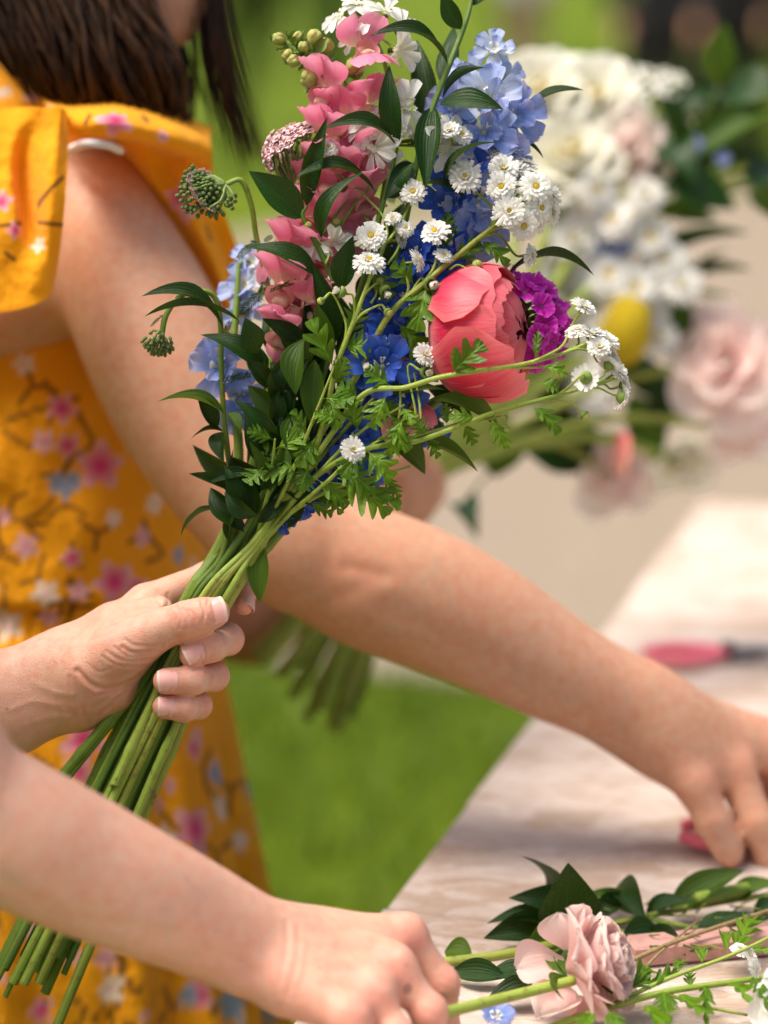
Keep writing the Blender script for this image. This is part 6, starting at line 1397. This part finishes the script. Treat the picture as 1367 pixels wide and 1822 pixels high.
for i in range(34):
    q = math.sqrt((i + .5) / 34); a = i * 2.39996; c = Q(1165 + 82 * q * math.cos(a), 165 + 72 * q * math.sin(a) + 30 * q * q, D2 - 20 + 40 * q); n = nrm(cv(.5 * q * math.cos(a), .6 - .4 * q * math.sin(a), .8)); F0 = frame(c, np.cross(n, cv(.3, .1, .9)), n, 34 * U, 34 * U, 34 * U)
    f = O('umbellet', TC[i % 3], t, F0)
    if i % 2 == 0:
        for k in range(4): O('petal', OP[k % 2], f, F0 @ Matrix.Rotation(k * 1.57 + i, 4, 'Z') @ Matrix.Rotation(.2, 4, 'X') @ Matrix.Diagonal((.5, .8, .8, 1)))
    if i % 3 == 0: O('ray', MB().tube([Q(1150, 300, D2 + 10), c], [.0012, .0008], 5, 6).mesh('ray', M['stem']), t)
for lb, hs in (('blurred feverfew sprig with daisies around the pink ranunculus', ((1062, 338, 44), (1040, 372, 40), (1150, 348, 34), (1090, 392, 40), (1130, 380, 30))), ('blurred feverfew sprig with daisies close behind the magenta cluster', ((1018, 425, 48), (1000, 476, 50), (1084, 492, 50), (1030, 510, 42))),
               ('blurred feverfew sprig with a trio of daisies at the outer right', ((1158, 424, 42), (1182, 464, 44), (1212, 506, 40))), ('blurred feverfew sprig with daisies around the yellow button', ((1130, 512, 46), (1152, 550, 44), (1172, 600, 40), (1072, 590, 44), (1050, 700, 44), (1040, 650, 40)))):
    t = thing2('feverfew_sprig', lb, 'flower', (hs[0][0] - 30, hs[0][1] + 60, D2))
    for x, y, r in hs:
        e = head(t, x, y, D2 - 30 + rs.uniform(-10, 10), r * 1.3, cv(rs.randn() * .25, .25, .9)); O('stalk', MB().tube([Q(hs[0][0] - 30, hs[0][1] + 60, D2), e], [.0014, .001], 6, 6).mesh('stalk', M['stem_light']), t)
t = thing2('button_flower', 'round golden yellow button flower in the blurred bouquet', 'flower', (1105, 590, D2))
O('flower_head', bumpy(7, 1.0, M['gold'] if 'gold' in M else simple('gold_button', (.66, .50, .01), .7, .3, 400, .001), 220, 'flower_head', .8), t, frame(Q(1112, 588, D2 - 40), cv(.2, 1, 0), cv(.25, .3, 1), 60 * U, 88 * U, 60 * U))
t = thing2('delphinium', 'blurred light blue delphinium floret among the daisies', 'flower', (1080, 440, D2))
for x, y, r in ((1080, 440, 56), (1236, 258, 20), (1286, 282, 18)): del_floret(t, x, y, D2 - 20, r, cv(.1, .1, 1), 'sky_blue', (1090, 500, D2 + 10))
def leafs2(name, label, at, ls, kind):
    t = thing2(name, label, 'foliage', at); 
    for i, (x0, y0, x1, y1, wd) in enumerate(ls):
        put_leaf(t, kind if i % 3 else OLV, i, Q(x0, y0, D2 + rs.uniform(-20, 30)), Q(x1, y1, D2 + rs.uniform(-40, 40)), wd * 2.0, cv(rs.randn() * .3, .5, .8) if name != 'peony_foliage' else cv(rs.randn() * .15, .15, 1))
        O('stalk', MB().tube([Q(*at), Q((at[0] + x0) / 2, (at[1] + y0) / 2 + 10, D2), Q(x0, y0, D2)], [.0016, .0013, .001], 6, 6).mesh('stalk', M['stem_dark']), t)
leafs2('ruscus_branch', 'broad dark ruscus leaves fanning out on the far side of the blurred bouquet', (1190, 340, D2), [(1280, 150, 1290, 40, 46), (1290, 175, 1400, 150, 60), (1200, 200, 1290, 170, 40), (1200, 290, 1380, 190, 52), (1210, 300, 1370, 280, 46), (1180, 330, 1310, 370, 60), (1170, 380, 1280, 392, 44), (1230, 260, 1180, 170, 50), (1330, 330, 1400, 300, 46), (1340, 330, 1400, 400, 40), (1190, 250, 1240, 330, 54), (1140, 330, 1180, 250, 44)], RUS)
leafs2('peony_foliage', 'wide mid-green peony leaves under the blurred bouquet', (980, 690, D2), [(900, 740, 880, 850, 70), (915, 765, 1095, 826, 80), (930, 750, 1060, 835, 80), (1120, 700, 1170, 830, 56), (1150, 720, 1230, 740, 50), (980, 690, 1060, 780, 60), (840, 700, 870, 790, 60), (1100, 640, 1230, 720, 50), (960, 270, 940, 420, 70), (980, 340, 1000, 430, 60), (1180, 620, 1260, 560, 46), (1060, 620, 1000, 700, 60), (1180, 520, 1220, 640, 50), (940, 640, 1010, 730, 60), (820, 900, 850, 960, 40)], RUS)
leafs2('fine_grass_spray', 'thin wispy green spray at the outer right of the blurred bouquet', (1180, 560, D2), [(1200, 500, 1300, 440, 8), (1190, 480, 1270, 400, 8), (1210, 520, 1330, 470, 8), (1200, 530, 1310, 530, 8), (1190, 470, 1330, 410, 8)], DRK)

# =========================================================== cut flowers lying on the table
TG = 'cut flowers lying on the table'
def TP(px, py, h): return plane_pt(px, py, TZ + h)
def tube_obj(t, pts, rad, mat, name='stem', n=24, seg=8): return O(name, MB().tube(pts, rad, seg, n).mesh(name, M[mat]), t)
# pink ranunculus lying on its side
rn = thing('ranunculus', 'pale pink ranunculus bloom lying on its side on the table', 'flower', TP(1000, 1790, .0), TG)
rc = TP(1048, 1716, .034); rax = cv(.90, .28, .30)
_rX = nrm(np.cross(rax, UP)); _rY = np.cross(_rX, rax)
def rpet(phi, tilt, L, W, back, i, ruffle):
    d = _rX * math.cos(phi) + _rY * math.sin(phi); b = rc + rax * back + d * .003
    y = nrm(d * math.cos(tilt) + rax * math.sin(tilt)); O('petal', RP[i % 3], rn, frame(b, y, rax * math.cos(tilt) - d * math.sin(tilt), W, L, L))
RP = [leaf_unit('petal', M['pink'], w_round, .12, .5, -.22, 0, 11, 11, ruffle=.06, seed=50 + i) for i in range(3)]
for i in range(11): rpet(i * .571 + .2, .25 + .12 * math.sin(i * 2), .031, .034, -.012, i, 1)
for i in range(11): rpet(i * .571 + .5, .62, .028, .030, -.007, i, 1)
for i in range(9): rpet(i * .698, .95, .024, .026, -.002, i, 1)
for i in range(7): rpet(i * .9 + .3, 1.25, .019, .020, .003, i, 1)
for b, e, wd in (((1005, 1710, .030), (925, 1728, .022), 80), ((1010, 1690, .036), (1000, 1622, .055), 74), ((1020, 1760, .018), (985, 1800, .008), 84), ((1030, 1770, .012), (960, 1830, .004), 90), ((1040, 1770, .012), (1075, 1822, .004), 80), ((1060, 1770, .010), (1125, 1778, .005), 60)):
    put_leaf(rn, RP, int(wd), TP(*b), TP(*e), wd, cv(-.4, .4, .8), name='petal')
tube_obj(rn, [TP(770, 1806, .035), TP(815, 1796, .032), TP(920, 1770, .026), TP(1022, 1744, .0285)], [.0030, .0030, .0029, .0027], 'stem_light')
for e in ((985, 1690), (1000, 1778), (1012, 1700)): put_leaf(rn, OLV, e[0], TP(1012, 1740, .026), TP(e[0], e[1], .030), 14, cv(-.6, .2, .7), name='sepal')
# feverfew stem across the corner
ff = thing('feverfew_sprig', 'leafy feverfew stem lying across the table in front of the pink ranunculus', 'flower', TP(1000, 1822, .0), TG)
ln = [TP(960, 1836, .004), TP(1060, 1800, .012), TP(1180, 1766, .018), TP(1300, 1748, .018), TP(1420, 1730, .015)]
tube_obj(ff, ln, [.0022, .0020, .0018, .0016, .0014], 'stem_light')
tube_obj(ff, [TP(1070, 1798, .012), TP(1180, 1745, .022), TP(1300, 1700, .03), TP(1385, 1660, .036)], [.0013, .0012, .0010, .0008], 'stem_light', 'side_stem')
tube_obj(ff, [TP(1180, 1766, .018), TP(1250, 1790, .010), TP(1330, 1806, .006)], [.0010, .0009, .0007], 'stem_light', 'side_stem')
for k, (x0, y0, x1, y1, wd) in enumerate(((1100, 1770, 1165, 1718, 56), (1090, 1780, 1080, 1730, 40), (1105, 1765, 1175, 1740, 40), (1080, 1800, 1110, 1840, 50), (1150, 1770, 1210, 1720, 34), (1180, 1770, 1185, 1812, 60), (1200, 1765, 1250, 1800, 44), (1250, 1755, 1260, 1800, 36), (1290, 1750, 1335, 1780, 40), (1250, 1722, 1245, 1680, 30), (1300, 1700, 1345, 1630, 60), (1295, 1705, 1290, 1650, 30), (1200, 1735, 1215, 1700, 30), (1150, 1755, 1140, 1715, 30), (1330, 1745, 1367, 1790, 40), (1310, 1690, 1367, 1690, 36), (1060, 1805, 1030, 1830, 40), (1230, 1760, 1225, 1730, 30), (1140, 1790, 1190, 1835, 40))):
    put_leaf(ff, FEV, k, TP(x0, y0, .018), TP(x1, y1, .022), wd * .85, cv(.1 * math.sin(k), .7, .6))
def thead(t, px, py, h, r, n):
    c = TP(px, py, h); F0 = frame(c, np.cross(nrm(n), cv(.3, .2, .9)), n, r, r, r); o = O('flower_head', HEADS[int(px) % 3], t, F0); O('disc', DISC, o, F0 @ Matrix.Translation((0, 0, .1))); O('calyx', CAL, o, F0)
for x, y, n in ((1335, 1700, cv(.6, .5, .4)), (1345, 1722, cv(.8, .2, .4)), (1318, 1688, cv(.2, .9, .3))): thead(ff, x, y, .028, .0062, n)
# darker stems and leaves behind
lp = thing('leaf_heap', 'heap of dark cut leaves and stripped stems on the table behind the pink ranunculus', 'foliage', TP(1050, 1660, .0), TG)
for k, (x0, y0, x1, y1, wd, kd, h1) in enumerate(((1006, 1648, 1012, 1538, 118, 'r', .055), (950, 1610, 936, 1522, 34, 'd', .05), (1010, 1640, 905, 1598, 60, 'r', .028), (1000, 1660, 862, 1668, 60, 'd', .012), (980, 1650, 870, 1640, 50, 'd', .018), (1010, 1670, 930, 1690, 60, 'o', .008), (1190, 1620, 1325, 1548, 64, 'o', .030), (1120, 1620, 1040, 1590, 40, 'o', .02), (1150, 1630, 1230, 1600, 50, 'd', .02), (1180, 1660, 1100, 1680, 60, 'd', .01), (1090, 1660, 1000, 1700, 60, 'o', .006), (1240, 1660, 1330, 1620, 56, 'r', .02),
        (1250, 1650, 1360, 1660, 50, 'd', .01), (1080, 1600, 1150, 1640, 50, 'd', .014), (1300, 1600, 1390, 1570, 50, 'o', .02), (900, 1740, 800, 1730, 46, 'd', .006), (960, 1760, 860, 1788, 50, 'd', .004), (840, 1700, 790, 1690, 50, 'o', .006), (1220, 1700, 1140, 1660, 50, 'd', .006), (1060, 1640, 1110, 1590, 40, 'd', .018), (1340, 1640, 1400, 1600, 50, 'd', .015), (950, 1730, 860, 1740, 46, 'r', .005))):
    put_leaf(lp, {'r': RUS, 'o': OLV, 'd': DRK}[kd], k, TP(x0, y0, .006), TP(x1, y1, h1), wd, cv(.1 * math.sin(k * 2), .6, .7))
for pts, r, mt in ((((790, 1712, .006), (900, 1698, .008), (1020, 1672, .008)), .0028, 'stem_olive'), (((1010, 1620, .012), (1090, 1650, .008), (1140, 1700, .006)), .0022, 'stem_light'), (((1060, 1600, .01), (1180, 1640, .008), (1300, 1660, .006)), .0016, 'stem'), (((1020, 1660, .008), (1200, 1620, .01), (1380, 1590, .01)), .0018, 'stem_olive'), (((1050, 1680, .008), (1240, 1690, .008), (1400, 1650, .01)), .0014, 'stem_dark'), (((1240, 1600, .016), (1310, 1585, .016), (1330, 1580, .016)), .004, 'stem_light')):
    tube_obj(lp, [TP(*q) for q in pts], [r, r, r * .9], mt)
for i in range(46):
    x, y = rs.uniform(1020, 1380), rs.uniform(1595, 1690); a = rs.uniform(-.5, .9); L_ = rs.uniform(18, 60)
    tube_obj(lp, [TP(x, y, .006), TP(x + L_ * .5, y - L_ * .5 * a, .014), TP(x + L_, y - L_ * a, .016)], [.0007, .0006, .0003], ['stem', 'stem_dark', 'stem_olive'][i % 3], 'twig', 6, 5)
M['dry'] = simple('dry_twig', (.30, .21, .10), .8, .4, 300, .0006)
dt = thing('dry_twig', 'thin dry brown twig on the table behind the feverfew stem', 'twig', TP(1110, 1712, .0), TG)
tube_obj(dt, [TP(1110, 1716, .010), TP(1200, 1676, .016), TP(1330, 1632, .020), TP(1420, 1605, .02)], [.0014, .0013, .0012, .0010], 'dry')
tube_obj(dt, [TP(1150, 1720, .008), TP(1180, 1690, .014), TP(1240, 1640, .016)], [.0009, .0008, .0006], 'dry', 'side_shoot')
# blue floret at the frame bottom
bf = thing('delphinium', 'fallen blue delphinium floret lying on the bare table boards', 'flower', TP(880, 1822, .0), TG)
c = TP(882, 1812, .012); F0 = frame(c, np.cross(cv(.2, .8, .5), RIGHT), cv(.2, .8, .5), .011, .011, .011); f = O('floret', BEE, bf, F0)
for k in range(5): O('petal', DP['sky_blue'][k % 3], f, F0 @ Matrix.Rotation(1.2566 * k, 4, 'Z') @ Matrix.Rotation(.35, 4, 'X'))
wp = thing('ranunculus', 'white bloom at the table corner beyond the feverfew stem', 'flower', TP(1400, 1810, 0), TG); rose(wp, TP(1402, 1790, .018), cv(-.5, .3, .8), .020, 'white', 20)
# pruning shears
M['pink_plastic'] = simple('pink_plastic', lin((246, 124, 142)), .4, .08, 80); M['steel'] = simple('dark_steel', (.05, .05, .055), .35, .3, 200); M['rose_plastic'] = simple('rose_plastic', lin((214, 120, 122)), .5, .12, 80)
def shears(label, a, b, hmat, grp='pruning shears on the table', open_=.012):
    """a: blade tip, b: handle end (points on the table)"""
    a, b = np.asarray(a), np.asarray(b); t = thing('pruning_shears', label, 'shears', (a + b) / 2, grp); d = nrm(b - a); s = np.cross(Z3, d); L_ = np.linalg.norm(b - a); pv = a + d * L_ * .42 + Z3 * .008
    for q in (-1, 1):
        O('handle', MB().tube([pv, pv + d * L_ * .15 + s * q * open_ * .9, pv + d * L_ * .38 + s * q * open_ * 1.5, b + s * q * open_ * .8 + Z3 * .008], [.004, .0050, .0052, .0040], 12, 20).mesh('handle', hmat), t)
        g = []
        for u in np.linspace(0, 1, 12):
            c_ = pv + (a + Z3 * .008 - pv) * u + s * q * (.003 + .006 * math.sin(3.14 * u)); w_ = .007 * (1 - u) ** .6 + .0006
            g.append([c_ - s * w_ + Z3 * .0012 * q, c_ + s * w_ + Z3 * .0012 * q, c_ + s * w_ + Z3 * (.0012 * q + .0016), c_ - s * w_ + Z3 * (.0012 * q + .0016)])
        O('blade', MB().grid(np.array(g), wrap=True).mesh('blade', M['steel'], False), t)
    O('pivot', MB().tube([pv - Z3 * .004, pv + Z3 * .0075], [.0055, .0055], 14, 4).mesh('pivot', M['steel']), t)
    return t
shears('pink-handled pruning shears lying at the far end of the table', plane_pt(1400, 1172, TZ), plane_pt(1150, 1182, TZ), M['pink_plastic'])
shears('pink-handled pruning shears under the hand of the woman in the yellow dress', plane_pt(1440, 1512, TZ), plane_pt(1214, 1500, TZ), M['pink_plastic'])
sl = thing('wooden_slat', 'narrow dusty pink wooden slat with a screw hole behind the feverfew stem', 'slat', TP(1250, 1700, 0), None)
s0_, s1_ = TP(1120, 1712, .0), TP(1480, 1680, .0); sd_ = nrm(s1_ - s0_)
M['slat'] = simple('slat_paint', (.55, .30, .26), .7, .2, 120, .0006)
Msl = frame((s0_ + s1_) / 2 + Z3 * .0066, np.cross(Z3, sd_), Z3)
O('board', box(float(np.linalg.norm(s1_ - s0_)), .020, .012, M['slat'], .0015), sl, Msl)
O('screw', MB().tube([(0, 0, 0), (0, 0, .0005)], [.003, .003], 12, 3).mesh('screw', M['steel']), sl, Matrix.Translation(Vector((s0_ + sd_ * .035 + Z3 * .0127).tolist())))
